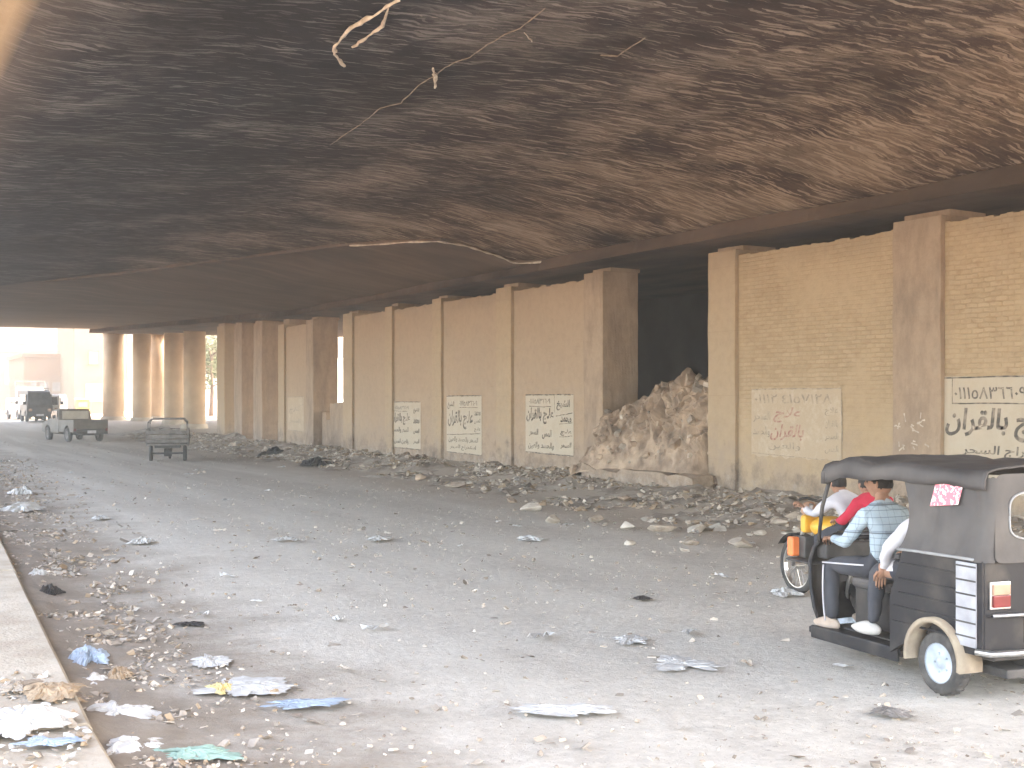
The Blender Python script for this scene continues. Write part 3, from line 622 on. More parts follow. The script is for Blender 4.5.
for _ in range(170):
    u, v = .02 + .45*rng.random(), .02 + .93*rng.random(); p = mound(u, v); s = float(np.clip(rng.lognormal(-2.9, .6), .02, .2)); P.append((p[0] - s*.1, p[1], p[2])); S.append(s)
o = chunks('broken_blocks', P, S, [M_earth, M_earth, M_rubble], kind='stuff', flat=(.5, 1)); o.parent = md; o.matrix_parent_inverse = Matrix.Translation((-15.6, -23, 0))
bm = BM(); bx(bm, 14.62, 15.1, y_gapR - .3, y603 - .05, -.1, .52); bmesh.ops.subdivide_edges(bm, edges=bm.edges, cuts=14, use_grid_fill=True)
for v in bm.verts: v.co += Vector((.04*fbm(v.co.y*3, v.co.z*4), 0, (.12 if v.co.z > .3 else 0)*fbm(v.co.y*1.6, 3, v.co.x)))
tag(obj('plinth', bm, M_brick2), 'low plastered plinth under the rubble heap in the gap', 'plinth')
# individually visible stones by the wall
def stone(px, py, w, h, label, mat_, seed, grp=None, dep=.7, zz=None):
    p = G(px, py, .12); d = p.x*SA + p.y*CA; sx = w/F*d/2*.95; sz = h/F*d/2*.85
    bm = BM(); vs = ball(bm, (0, 0, 0), (1, 1, 1), 3)
    for v in vs:
        n = 1 + .32*noise.noise(v.co*1.3 + Vector((seed*3.1, 0, 0))) + .12*noise.noise(v.co*3.5 + Vector((0, seed*2.3, 0)))
        c = v.co * n; 
        for k in range(9):     # knap flat faces
            nn = Vector((math.sin(seed*1.7+k*2.1), math.cos(seed*2.9+k*1.3), math.sin(seed*1.1+k*3.7)*1.1)).normalized(); q = c.dot(nn) - .6
            if q > 0: c -= nn*q*.85
        v.co = Vector((c.x*sx, c.y*sx*dep, c.z*sz))
    o = obj('stone' if mat_ in (M_rubble, M_rubbleP, M_earth) else 'litter', bm, mat_); base = bankz(p.x, p.y) if p.x > 11.3 else wz(p.x, p.y)
    o.location = (p.x, p.y, max(base, wz(p.x, p.y)) + sz*.55); o.rotation_euler = (.1*math.sin(seed), .1*math.cos(seed), seed*1.3 - AZ); return tag(o, label, 'stone', grp)
stones = [(740, 538, 40, 15, 'wide flat pale slab lying at the outer edge of the rubble, left of the motorcycle', M_rubbleP), (532, 504, 26, 13, 'white angular stone below the two column notice', M_rubbleP), (553, 515, 20, 13, 'rounded white stone just right of and below the angular white one', M_rubbleP),
 (627, 521, 22, 12, 'pale lump at the road side of the rubble, below the heap', M_rubbleP), (629, 537, 15, 10, 'small cream stone on a dark scrap at the road edge', M_rubbleP), (625, 499, 24, 10, 'brown brick piece standing under the plinth of the gap', M_earth), (661, 523, 34, 12, 'grey broad slab in the rubble under the gap', M_rubble),
 (697, 524, 30, 12, 'pale flattened stone right of the grey broad slab', M_rubbleP), (780, 520, 26, 12, 'grey stone at the wall foot under the faded notice', M_rubble), (596, 514, 24, 12, 'grey wedge shaped stone left of the pale lump', M_rubble), (486, 488, 20, 10, 'grey stone in the rubble right of the ruled notice', M_rubble),
 (455, 482, 24, 8, 'flat grey slab below the ruled notice', M_rubble), (325, 462, 22, 9, 'white crumpled lump at the left end of the long wall', M_rubbleP), (420, 476, 18, 9, 'pale brown stone below the leftmost wall notice', M_earth), (760, 527, 20, 9, 'small pale stone between the wide slab and the wall', M_rubbleP), (512, 497, 18, 9, 'tan stone left of the angular white stone', M_earth), (690, 536, 22, 9, 'low grey stone at the road edge of the rubble, left of the wide slab', M_rubble)]
for i, s in enumerate(stones): stone(*s[:5], s[5], i+1)

# crumpled bags and sheets -----------------------------------------------------
def crumple(name, px, py, w, h, label, cat, mat_, seed, z0=0.0, fold=.35, tall=.25, grp=None):
    p = G(px, py, z0); d = p.x*SA + p.y*CA; sx = w/F*d*1.15; sy = h*d*d/((CH-z0)*F)*.8; sy = min(sy, sx*1.2)*1.3
    n = 30; vs = []
    for j in range(n):
        for i in range(n):
            u, v = i/(n-1)*2 - 1, j/(n-1)*2 - 1
            m_ = max(abs(u), abs(v)); l_ = math.hypot(u, v) or 1; a_ = math.atan2(v, u)
            ca_, sa_ = math.cos(a_), math.sin(a_)
            rad_ = m_ * (.46 + .30*fbm(ca_*1.3, sa_*1.3, seed*1.7, 2) + .13*fbm(ca_*5, sa_*5, seed, 2))
            x = ca_*rad_*sx; y = sa_*rad_*sy
            x += .05*sx*fbm(u*2.5, v*2.5, seed); y += .08*sy*fbm(u*2.5, v*2.5, seed+4)
            f1 = abs(fbm(u*2.1 + v, v*1.7 - u, seed+9, 2)); f2 = abs(fbm(u*5, v*4, seed+5, 2))
            z = tall*sx*.5*(1 - m_**2)*max(.2, 1 + fbm(u*1.8, v*1.8, seed+2)) + min(sx, .4)*fold*(.16*f1 + .06*f2)*(.22 + 2.3*tall)
            vs.append((x, y, max(.003, z)))
    fs = [(j*n+i, j*n+i+1, (j+1)*n+i+1, (j+1)*n+i) for j in range(n-1) for i in range(n-1)]
    me = bpy.data.meshes.new(name); me.from_pydata(vs, [], fs); o = link(name, me, mat_, None, False)
    zz = z0 + (gz(p.x, p.y) + .01 if z0 < .1 else 0); o.location = (p.x, p.y, zz + .015); o.rotation_euler = (0, 0, -AZ + .25*math.sin(seed*2)); return tag(o, label, cat, grp)
C = crumple
C('plastic_sheet', 298, 708, 80, 10, 'pale blue plastic sheet lying flat on the road, lower left', 'litter', M_bagB, 1, tall=.05)
C('plastic_sheet', 562, 714, 105, 12, 'long white plastic sheet stretched flat on the road, lower centre', 'litter', M_bagW, 2, tall=.05)
C('plastic_sheet', 250, 690, 90, 18, 'translucent whitish sheet beside the yellow wrapper on the road', 'litter', M_bagW, 3, tall=.04)
C('wrapper', 222, 692, 26, 12, 'small yellow wrapper at the left end of the whitish sheet', 'litter', M_bagY, 4)
C('plastic_sheet', 680, 667, 62, 12, 'crumpled white sheet on the road left of the auto rickshaw', 'litter', M_bagW, 5, tall=.07)
C('plastic_bag', 630, 643, 34, 9, 'small white scrap above the crumpled sheet on the road', 'litter', M_bagW, 6, tall=.1)
C('plastic_bag', 210, 664, 34, 16, 'pale grey bag on the brown dirt edge of the road', 'litter', M_bagW, 7, tall=.12)
C('plastic_bag', 143, 544, 20, 8, 'small white bag on the road beyond the brown dirt', 'litter', M_bagW, 8, tall=.3)
C('plastic_bag', 284, 541, 20, 5, 'thin white scrap on the open road, centre left', 'litter', M_bagW, 9, tall=.15)
C('plastic_bag', 88, 665, 40, 34, 'bluish plastic bag crumpled against the kerb', 'litter', M_bagB, 10, tall=.5)
C('plastic_bag', 90, 688, 34, 18, 'lavender grey bag just below the bluish bag', 'litter', M_bagW, 11, tall=.35)
C('plastic_bag', 50, 598, 20, 16, 'small black plastic bag at the kerb', 'litter', M_bagK, 12, tall=.8)
C('plastic_bag', 118, 679, 26, 16, 'yellowish brown bag right of the bluish bag', 'litter', M_card, 13, tall=.4)
C('plastic_bag', 112, 720, 60, 26, 'large white torn bag beside the corner of the kerb', 'litter', M_bagW, 14, tall=.2)
C('plastic_sheet', 195, 758, 70, 14, 'green plastic sheet at the bottom edge of the view', 'litter', M_bagG, 15, tall=.1)
C('plastic_bag', 130, 752, 70, 18, 'pale bluish rags left of the green sheet', 'litter', M_bagW, 16, tall=.15)
C('plastic_bag', 22, 495, 20, 12, 'small white bag far up the kerb side', 'litter', M_bagW, 17, tall=.5)
C('plastic_bag', 20, 512, 30, 10, 'flat white bag nearer than the small one far up the kerb side', 'litter', M_bagW, 18, tall=.3)
C('plastic_bag', 37, 578, 14, 16, 'upright white paper scrap just behind the black bag', 'litter', M_bagW, 19, tall=.7)
C('dark_scrap', 642, 601, 17, 6, 'small dark flat scrap on the road, centre right', 'litter', M_bagK, 20, tall=.2)
C('dark_scrap', 190, 627, 30, 4, 'thin dark stick like scrap near the brown dirt', 'litter', M_bagK, 21, tall=.1)
C('paper_scrap', 785, 596, 24, 14, 'white bent scrap on the road beside the motorcycle wheel', 'litter', M_bagW, 22, tall=.3)
C('paper_scrap', 530, 541, 22, 5, 'thin pale paper on the road below the white stones', 'litter', M_bagW, 23, tall=.2)
C('paper_scrap', 378, 541, 20, 5, 'thin pale paper scrap straight below the leftmost wall notice', 'litter', M_bagW, 24, tall=.2)
C('paper_scrap', 102, 520, 14, 5, 'tiny white scrap on the far left lane', 'litter', M_bagW, 25, tall=.3)
C('dark_scrap', 890, 716, 34, 10, 'grey blue rag on the road in front of the rickshaw wheel', 'litter', M_cartM, 26, tall=.15)
C('black_tarp', 318, 466, 30, 9, 'black tarp scrap lying in the rubble at the end of the long wall', 'litter', M_bagK, 27, tall=.35)
C('black_tarp', 272, 456, 26, 8, 'dark plastic heap in the rubble in front of the short wall block', 'litter', M_bagK, 28, tall=.35)
# on the median
KZ = .205
C('plastic_bag', 22, 726, 70, 60, 'big white crumpled bag on top of the median in the corner', 'litter', M_bagW, 31, KZ, tall=.3)
C('plastic_bag', 52, 694, 50, 18, 'cream cloth strip lying across the median edge', 'litter', M_card, 32, KZ, tall=.18)
C('plastic_sheet', 45, 745, 60, 12, 'flat white papers with a bluish tint along the median edge', 'litter', M_bagB, 33, KZ, tall=.06)
C('plastic_bag', 18, 690, 30, 14, 'brown rag on the median behind the big white bag', 'litter', M_dirt, 34, KZ, tall=.3)
P, S = [], []
for _ in range(260):
    q = G(random.uniform(-10, 90), random.uniform(672, 775), KZ)
    if q.x > kx(q.y) - .05: continue
    s = random.uniform(.006, .025); P.append((q.x, q.y, KZ + s*.3)); S.append(s)
tag(chunks('median_litter', P, S, [M_rubble, M_rubbleP, M_card, M_bagW], flat=(.2, .6), scrap=.5), 'crumbs of litter strewn over the pale median top', 'litter')
for i in range(70):   # countable little white scraps that read on the dark road
    y = 7 + 34*rng.random()**1.4; x = 2.4 + 9*rng.random(); s = random.uniform(.05, .13)
    n = 5; vs = [((a/4-.5)*s*2, (b/4-.5)*s*random.uniform(.7, 1.2), abs(noise.noise(Vector((a*.9, b*.9, i))))*s*.7 + .008) for b in range(n) for a in range(n)]
    fs = [(j*n+k, j*n+k+1, (j+1)*n+k+1, (j+1)*n+k) for j in range(n-1) for k in range(n-1)]
    me = bpy.data.meshes.new('paper_scrap'); me.from_pydata(vs, [], fs); o = link('paper_scrap', me, random.choice([M_bagW, M_bagW, M_rubbleP, M_rubble])); o.location = (x, y, gz(x, y) + .02); o.rotation_euler = (0, 0, random.uniform(0, 6.28))
    tag(o, 'small pale scrap scattered on the open road', 'litter', 'small pale scraps scattered on the road')
# pale strips peeling from the soffit -----------------------------------------------
def cpt(px, py, z=5.9):
    d = (z - CH)*F/(HOR - py); return W((px-512)/F*d, d, z)
M_scr = mat('dim_scrape', (.30, .24, .18), (.16, .125, .1), 7, .9, .3)
def peel(pts, r, label, nm='torn_strip', mm=None):
    bm = BM(); P_ = []
    for px, py in pts:
        p = cpt(px, py, 5.95); z = znear(p.x, p.y) - .045; p = cpt(px, py, z); P_.append(p)
    Q = []
    for a, b in zip(P_, P_[1:]):
        for k in range(5): Q.append(a.lerp(b, k/5) + Vector((.02*fbm(k, a.x*9), .02*fbm(k, a.y*9), -.01*abs(fbm(k, a.x)))))
    Q.append(P_[-1]); tube(bm, Q, [r*(.2 + 1.2*abs(fbm(i*.9, r*100, 1))) + .003 for i in range(len(Q))], 5)
    for v in bm.verts: v.co += Vector((.6*r*fbm(v.co.x*14, v.co.y*14, 1), .6*r*fbm(v.co.x*14, v.co.y*14, 7), 0))
    tag(obj(nm, bm, mm or M_strip), label, 'strip')
peel([(398, 0), (372, 16), (350, 28), (335, 46), (334, 54), (345, 66)], .035, 'long torn pale strip hanging from the soffit near the top of the view')
peel([(388, 8), (382, 26), (368, 36), (353, 47)], .03, 'shorter torn strip hooked beside the long one on the soffit')
peel([(432, 68), (436, 76), (434, 88)], .04, 'small torn flap halfway along the thin crack in the soffit')
peel([(545, 8), (520, 28), (500, 36), (470, 57), (452, 63), (436, 74), (418, 86), (400, 103), (381, 108), (360, 124), (330, 145)], .006, 'thin dim crack line running down the soffit', 'crack_ridge', M_scr)
peel([(600, 55), (618, 56), (645, 38)], .008, 'short bent scrape right of the torn strips', 'scrape', M_scr)
peel([(524, 32), (532, 42)], .01, 'tiny pale fleck between the crack and the bent scrape')

# ------------------------------------------------------------------ wheel
def wheel(name, parent, c, r, w, hub, hubr=.6, axis=1):
    wh = bpy.data.objects.new(name, None); wh.empty_display_size = .1; COL.objects.link(wh); wh.parent = parent; wh.location = c
    bm = BM(); lathe_y(bm, [(r*hubr, -w*.4), (r*.8, -w*.5), (r*.95, -w*.42), (r, -w*.2), (r, w*.2), (r*.95, w*.42), (r*.8, w*.5), (r*hubr, w*.4)], (0, 0, 0), 32)
    for k in range(24):
        a = 2*PI*k/24; box(bm, (r*math.cos(a), 0, r*math.sin(a)), (.012, w*.5, r*.1), Matrix.Rotation(-a, 3, 'Y'))
    obj('tyre', bm, M_rubber, wh, True)
    bm = BM(); lathe_y(bm, [(.001, w*.30), (r*.16, w*.34), (r*.18, w*.24), (r*hubr*.7, w*.18), (r*hubr*.9, w*.3), (r*hubr*1.03, w*.42), (r*hubr*1.03, -w*.42), (r*hubr*.8, -w*.2), (.001, -w*.2)], (0, 0, 0), 32)
    for k in range(5): a = 2*PI*k/5; cyl(bm, (r*.3*math.cos(a), w*.2, r*.3*math.sin(a)), (r*.3*math.cos(a), w*.27, r*.3*math.sin(a)), r*.04, 8)
    obj('rim', bm, hub, wh, True); return wh

# ------------------------------------------------------------------ people
def skin_mesh(verts, edges, rad, sub=2, root=0):
    me = bpy.data.meshes.new('sk'); me.from_pydata([tuple(v) for v in verts], edges, []); o = bpy.data.objects.new('sk', me); COL.objects.link(o)
    sk = o.modifiers.new('s', 'SKIN'); sk.use_smooth_shade = True; sk.branch_smoothing = .4
    if not me.skin_vertices: me.skin_vertices.new() if hasattr(me.skin_vertices, 'new') else None
    lay = me.skin_vertices[0].data
    for i, r in enumerate(rad): lay[i].radius = (r, r) if not isinstance(r, tuple) else r; lay[i].use_root = (i == root)
    ss = o.modifiers.new('u', 'SUBSURF'); ss.levels = sub; ss.render_levels = sub
    bpy.context.view_layer.update(); out = bpy.data.meshes.new_from_object(o.evaluated_get(bpy.context.evaluated_depsgraph_get()))
    COL.objects.unlink(o); bpy.data.objects.remove(o); return out
def person(label, loc, rz, J, top, low, shoe, headturn=0, stripe=False, sc=1.0, hairm=None, scarf=None, group=None):
    """J: joints in the vehicle frame (x forward, y left). One continuous body mesh; hair and shoes are its children."""
    J = {k: Vector(v) for k, v in J.items()}
    names = ['pel', 'bel', 'che', 'nek', 'hed', 'shL', 'elL', 'wrL', 'shR', 'elR', 'wrR', 'hiL', 'knL', 'anL', 'hiR', 'knR', 'anR']
    J['bel'] = J['pel'].lerp(J['che'], .5); idx = {n: i for i, n in enumerate(names)}
    V = [J[n] for n in names]
    E_ = [('pel','bel'),('bel','che'),('che','nek'),('nek','hed'),('che','shL'),('shL','elL'),('elL','wrL'),('che','shR'),('shR','elR'),('elR','wrR'),('pel','hiL'),('hiL','knL'),('knL','anL'),('pel','hiR'),('hiR','knR'),('knR','anR')]
    rad = dict(pel=.135, bel=.125, che=.14, nek=.055, hed=.06, shL=.075, elL=.052, wrL=.032, shR=.075, elR=.052, wrR=.032, hiL=.1, knL=.068, anL=.048, hiR=.1, knR=.068, anR=.048)
    E2 = [(idx[a], idx[b]) for a, b in E_]; RR = [rad[n]*sc for n in names]
    # mid limb rings keep the muscles
    for a, b, r in (('shL','elL',.062),('shR','elR',.062),('elL','wrL',.045),('elR','wrR',.045),('hiL','knL',.088),('hiR','knR',.088),('knL','anL',.064),('knR','anR',.064)):
        k = len(V); V.append(J[a].lerp(J[b], .45)); RR.append(r*sc); E2.remove((idx[a], idx[b])); E2 += [(idx[a], k), (k, idx[b])]
    body = skin_mesh(V, E2, RR, 2, 0); bm = BM(); bm.from_mesh(body)
    def nearest(p):
        best = None
        for a, b in E_:
            A, B = J[a], J[b]; t = max(0, min(1, (p-A).dot(B-A)/max(1e-6, (B-A).length_squared))); d = (p - A.lerp(B, t)).length
            if best is None or d < best[0]: best = (d, a, b, t)
        return best
    for f in bm.faces:
        _, a, b, t = nearest(f.calc_center_median())
        f.material_index = 2 if b in ('hed',) or (b in ('wrL', 'wrR') and t > .9) or (b == 'nek' and t > .85) else (1 if b[:2] in ('kn', 'an', 'hi') or (a == 'pel' and b == 'bel' and t < .1) else 0)
    # hands: palm and five bent fingers
    for sfx in 'LR':
        w, e = J['wr'+sfx], J['el'+sfx]; f = (w - e).normalized(); up = Vector((0, 0, 1)); sd = f.cross(up).normalized() * (1 if sfx == 'L' else -1); nrm = sd.cross(f).normalized()
        ball(bm, w + f*.05*sc, (.05*sc, .04*sc, .018*sc), 2, 2, Matrix((f, sd, nrm)).transposed())
        for k in range(4):
            b0 = w + f*.075*sc + sd*(k-1.5)*.021*sc; L_ = (.034, .04, .038, .03)[k]*sc
            pts = [b0, b0 + f*L_, b0 + f*L_*1.5 - up*L_*.8, b0 + f*L_*1.1 - up*L_*1.6]; n0 = len(bm.faces); tube(bm, pts, [.0095*sc, .009*sc, .0085*sc, .006*sc], 8); bm.faces.ensure_lookup_table()
            for q in range(n0, len(bm.faces)): bm.faces[q].material_index = 2
        tb = w + f*.03*sc - sd*.035*sc; n0 = len(bm.faces); tube(bm, [tb, tb + f*.028*sc - sd*.02*sc - up*.01, tb + f*.05*sc - sd*.018*sc - up*.03*sc], [.012*sc, .0105*sc, .007*sc], 8); bm.faces.ensure_lookup_table()
        for q in range(n0, len(bm.faces)): bm.faces[q].material_index = 2
    # head with a face
    hc = J['hed'] + Vector((.012, 0, .045))*sc; RT = Matrix.Rotation(headturn, 3, 'Z'); hv = ball(bm, (0, 0, 0), (.098*sc, .077*sc, .118*sc), 4, 2)
    for v in hv:
        c = v.co; x, y, z = c.x/sc, c.y/sc, c.z/sc
        if z < -.03: c.y *= 1 + (z + .03)*3.0; c.x *= 1 + (z + .03)*1.2
        if x > .05:
            c.x += sc*(.024*math.exp(-(y/.014)**2 - ((z+.012)/.02)**2) + .008*math.exp(-(y/.012)**2 - ((z-.02)/.03)**2) - .011*math.exp(-((abs(y)-.032)/.015)**2 - ((z-.014)/.013)**2) + .007*math.exp(-(y/.03)**2 - ((z+.055)/.010)**2) + .008*math.exp(-(y/.025)**2 - ((z+.095)/.02)**2) + .006*math.exp(-(y/.05)**2 - ((z-.04)/.012)**2))
        v.co = RT @ v.co + hc
    for sy in (-1, 1):
        ball(bm, hc + RT @ Vector((-.005, sy*.08, -.005))*sc, (.018*sc, .009*sc, .032*sc), 2, 2); ball(bm, hc + RT @ Vector((.080, sy*.032, .014))*sc, (.011*sc,)*3, 2, 4)
    bmh = ball(bm, hc + RT @ Vector((.094, 0, -.056))*sc, (.008*sc, .024*sc, .004*sc), 2, 5)
    bm.normal_update()
    for v in bm.verts:
        if v.link_faces and all(f.material_index < 2 for f in v.link_faces): v.co += v.normal*(.011*noise.noise(v.co*11) + .007*noise.noise(Vector((v.co.x*9, v.co.y*9, v.co.z*30))))
    root = obj('person', bm, [top, low, M_skin, M_skin, mat('eye', (.05, .04, .035), None, 20, .3, 0), mat('lips', (.26, .1, .08), None, 20, .6, 0)], None, True)
    root.location = loc; root.rotation_euler = (0, 0, rz); tag(root, label, 'person', group)
    bm = BM(); hv = ball(bm, (0, 0, 0), (.107*sc, .087*sc, .125*sc), 4)
    for v in hv: v.co *= 1 + .05*noise.noise(v.co*30)
    cut = [v for v in bm.verts if (v.co.x > .045*sc and v.co.z < .065*sc) or v.co.z < -.045*sc or (v.co.x > .0*sc and v.co.z < .0)]; bmesh.ops.delete(bm, geom=cut, context='VERTS')
    for v in bm.verts: v.co = RT @ v.co + hc
    obj('hair' if scarf is None else 'headscarf', bm, hairm or M_hair, root, True)
    for sfx in 'LR':
        a = J['an'+sfx]; t = J['to'+sfx]; f = (t - a); f.z = 0; f.normalize(); sd = Vector((-f.y, f.x, 0)); bm = BM(); vs = ball(bm, (0, 0, 0), (1, 1, 1), 3)
        for v in vs:
            c = v.co.copy(); x = c.x*.135; y = c.y*.045*(1 - .15*abs(c.x)); z = c.z*.05*(1.15 - .5*max(0, c.x)); z = max(z, -.038); v.co = a + Vector((0, 0, -.035*sc)) + (f*(x + .06) + sd*y)*sc + Vector((0, 0, z*sc))
        obj('shoe', bm, shoe, root, True)
        if stripe and sfx == 'L':
            for A, B in (('hiL', 'knL'), ('knL', 'anL')):
                bm = BM(); o_ = Vector((0, .078*sc if A == 'hiL' else .07*sc, .02 if A == 'hiL' else 0)); a0, b0 = J[A] + o_, J[B] + o_ 
                tube(bm, [a0.lerp(b0, k/6) + Vector((0, .012*math.sin(k/6*PI), 0)) for k in range(7)], .007, 6); obj('trouser_stripe', bm, M_wht, root, True)
    return root

# ------------------------------------------------------------------ auto rickshaw
def rickshaw():
    hd = AZ - R(22); rz = R(90) - hd      # local +x looks along the heading
    rl = W(2.94, 8.84); right = Vector((math.cos(hd), -math.sin(hd), 0)); c = rl + right*.575
    t = empty('auto_rickshaw', (c.x, c.y, 0.02), rz, 'black three wheeled auto rickshaw with a dark vinyl hood driving away', 'rickshaw')
    wheel('wheel', t, (0, .575, .21), .215, .125, M_hub, .62); w2 = wheel('wheel', t, (0, -.575, .21), .215, .125, M_hub, .62); w2.rotation_euler = (0, 0, PI)
    wheel('wheel', t, (1.8, 0, .21), .21, .11, M_hub, .6)
    # lower tub: side shells with wheel arch
    for s in (1, -1):
        bm = BM(); n = 22
        outer = []
        arc = [(.27*math.cos(a), .24 + .27*math.sin(a)) for a in np.linspace(PI, 0, n)]
        poly = [(-.43, .33)] + [(-.27, .33)] + arc + [(.27, .33), (.50, .20), (.50, .6), (.36, .95), (-.43, .95)]
        prism(bm, poly, s*.60, s*.635)
        for z in (.42, .53, .63, .73, .84): bx(bm, -.2, .46 if z < .6 else .40, s*.633, s*.648, z, z + .014)
        obj('side_panel', bm, M_black, t, bevel=.006)
        bm = BM(); pr = None
        for a in np.linspace(PI*1.05, -.05*PI, 24):
            q = [bm.verts.new((r_*math.cos(a), y_, .24 + r_*math.sin(a))) for r_, y_ in ((.25, s*.5), (.285, s*.5), (.285, s*.69), (.25, s*.69))]
            if pr:
                for k in range(4): bm.faces.new((pr[k], pr[(k+1) % 4], q[(k+1) % 4], q[k]))
            pr = q
        obj('mudguard', bm, M_tan, t, True)
        bm = BM(); bx(bm, -.385, -.2, s*.637, s*.652, .38, .93)
        for z in np.linspace(.44, .90, 6): bx(bm, -.39, -.195, s*.652, s*.656, z, z+.012, 1)
        obj('corner_strip', bm, [M_silver, M_darkm], t, bevel=.003)
        bm = BM(); tube(bm, [(.40, s*.65, .945), (.2, s*.655, .95), (-.2, s*.655, .955), (-.36, s*.65, .955), (-.43, s*.60, .955)], .011, 6); obj('hem_piping', bm, M_pip, t, True)
        # sill and floor edge
        bm = BM(); bx(bm, .45, 1.56, s*.40, s*.585, .16, .21); bx(bm, .45, 1.50, s*.585, s*.61, .13, .23); obj('sill', bm, M_black, t, bevel=.01)
        bm = BM(); bx(bm, -.465, -.435, s*.43, s*.57, .73, .80, 0); bx(bm, -.466, -.435, s*.43, s*.57, .65, .728, 1); bx(bm, -.45, -.43, s*.415, s*.585, .635, .815, 2); obj('tail_light', bm, [M_clear, M_red, M_chrome], t, bevel=.006)
    bm = BM(); bx(bm, -.435, -.40, -.62, .62, .33, .95); bx(bm, -.44, -.43, -.3, .3, .4, .58); obj('tail_board', bm, M_black, t, bevel=.01)
    bm = BM(); bx(bm, -.452, -.44, -.19, .19, .45, .56); obj('number_plate', bm, M_wht, t)
    bm = BM(); tube(bm, [(-.40, .66, .36), (-.50, .62, .36), (-.53, .4, .36), (-.53, -.4, .36), (-.50, -.62, .36), (-.4, -.66, .36)], .022, 8); tube(bm, [(-.47, .58, .6), (-.5, .3, .6), (-.5, -.3, .6), (-.47, -.58, .6)], .012, 8); obj('rear_bumper', bm, M_chrome, t, True)
    bm = BM(); bx(bm, -.40, 1.50, -.40, .40, .16, .22); bx(bm, -.05, .05, -.55, .55, .17, .25); bx(bm, -.38, .3, -.5, .5, .28, .36); cyl(bm, (-.3, -.2, .3), (-.3, .2, .3), .1, 14); obj('chassis', bm, M_darkm, t, bevel=.01)
    # seats
    bm = BM(); bx(bm, -.36, .3, -.56, .56, .36, .62); bx(bm, -.36, .34, -.56, .56, .62, .70); bx(bm, -.38, -.26, -.56, .56, .70, 1.08); obj('rear_seat', bm, M_vinyl, t, bevel=.03)
    bm = BM(); bx(bm, .78, 1.22, -.34, .40, .26, .56); obj('engine_box', bm, M_black, t, bevel=.02)
    bm = BM(); bx(bm, .78, 1.22, -.38, .44, .56, .64); bx(bm, .72, .80, -.38, .38, .70, .86); obj('driver_seat', bm, M_vinyl, t, bevel=.03)
    bm = BM(); bx(bm, .5, .77, -.42, .42, .3, .62); bx(bm, .62, .66, .43, .5, .43, .53); obj('partition', bm, M_black, t, bevel=.01)
    # front cowl
    bm = BM(); st = [(1.54, .22, .50), (1.60, .34, .51), (1.66, .50, .50), (1.70, .70, .48), (1.68, .82, .45), (1.60, .88, .43)]; rings = []
    for x_, z_, hw in st:
        rings.append([bm.verts.new((x_ + .17*math.cos(a)*(1 if abs(a) < 1.6 else 1), hw*math.sin(a), z_)) for a in np.linspace(-PI/2, PI/2, 15)])
    for a, b in zip(rings, rings[1:]):
        for k in range(14): bm.faces.new((a[k], a[k+1], b[k+1], b[k]))
    o = obj('front_cowl', bm, M_black, t, True); so = o.modifiers.new('s', 'SOLIDIFY'); so.thickness = .025
    bm = BM(); ball(bm, (1.98, 0, .76), (.09, .1, .1), 3); obj('headlamp', bm, M_clear, t, True)
    for s in (1, -1):
        bm = BM(); bx(bm, 2.0, 2.08, s*.36, s*.44, .70, .86); obj('indicator', bm, M_org, t, bevel=.015)
        bm = BM(); bx(bm, 1.92, 2.05, s*.28, s*.37, .69, .87); bx(bm, 1.70, 2.07, s*.2, s*.46, .665, .685); obj('lamp_bracket', bm, M_darkm, t, bevel=.01)
        bm = BM(); tube(bm, [(1.62, s*.45, .86), (1.54, s*.47, 1.15), (1.42, s*.47, 1.42)], .016, 8); obj('hood_post', bm, M_darkm, t, True); bm = BM(); tube(bm, [(.36, s*.585, .95), (.33, s*.57, 1.2), (.33, s*.54, 1.47)], .016, 8); obj('hood_post', bm, M_darkm, t, True)
    bm = BM(); lathe_y(bm, [(.2, -.075), (.262, -.07), (.262, .07), (.2, .075)], (1.8, 0, .24), 30)
    bmesh.ops.delete(bm, geom=[v for v in bm.verts if v.co.z < .22], context='VERTS'); obj('front_mudguard', bm, M_black, t, True)
    bm = BM(); tube(bm, [(1.8, .07, .21), (1.74, .07, .5), (1.66, .0, .85)], .02, 8); tube(bm, [(1.8, -.07, .21), (1.74, -.07, .5), (1.66, 0, .85)], .02, 8); obj('fork', bm, M_chrome, t, True)
    bm = BM(); tube(bm, [(1.60, .36, .88), (1.70, .2, .92), (1.76, 0, .92), (1.70, -.2, .92), (1.60, -.36, .88)], .014, 8); tube(bm, [(1.66, .27, .905), (1.585, .38, .875)], .02, 8); obj('handlebar', bm, M_darkm, t, True)
    bm = BM(); bx(bm, 1.58, 1.72, -.40, .40, .72, .85); obj('dashboard', bm, M_darkm, t, bevel=.02)
    # hood: roof
    def roof(u, v):
        x = 1.45 - 1.88*u; fr = sstep(0, .12, u); bk = sstep(.9, 1, u); hw = .50 + .09*sstep(0, .5, u); top = 1.545 + .01*sstep(0, .3, u) - .01*bk
        y = (v*2-1); e = abs(y); z = top - .05*e**4 - .012*math.cos(x*9)*1 
        if e > .86: z = top - .03 - (e-.86)/.14*(.135 - .03*sstep(.1, .5, u))
        yy = hw*min(1, e/.86*1.0)*(1 if y > 0 else -1) + (.015 if e > .86 else 0)*(1 if y > 0 else -1)
        z -= (1-fr)*.02; return (x, yy, z + .014*fbm(x*3, y*3, 2) + .007*math.sin(x*11 + 2*y) - .012*abs(math.sin(x*3.3))*(1-e))
    o = grid(46, 41, roof, 'roof', M_vinyl, t); so = o.modifiers.new('s', 'SOLIDIFY'); so.thickness = .012
    bm = BM(); 
    for ux in (.02,):
        tube(bm, [Vector(roof(.0, v)) + Vector((0.0, 0, -.012)) for v in np.linspace(0, 1, 25)], .028, 8)
    obj('roof_roll', bm, M_vinyl, t, True)
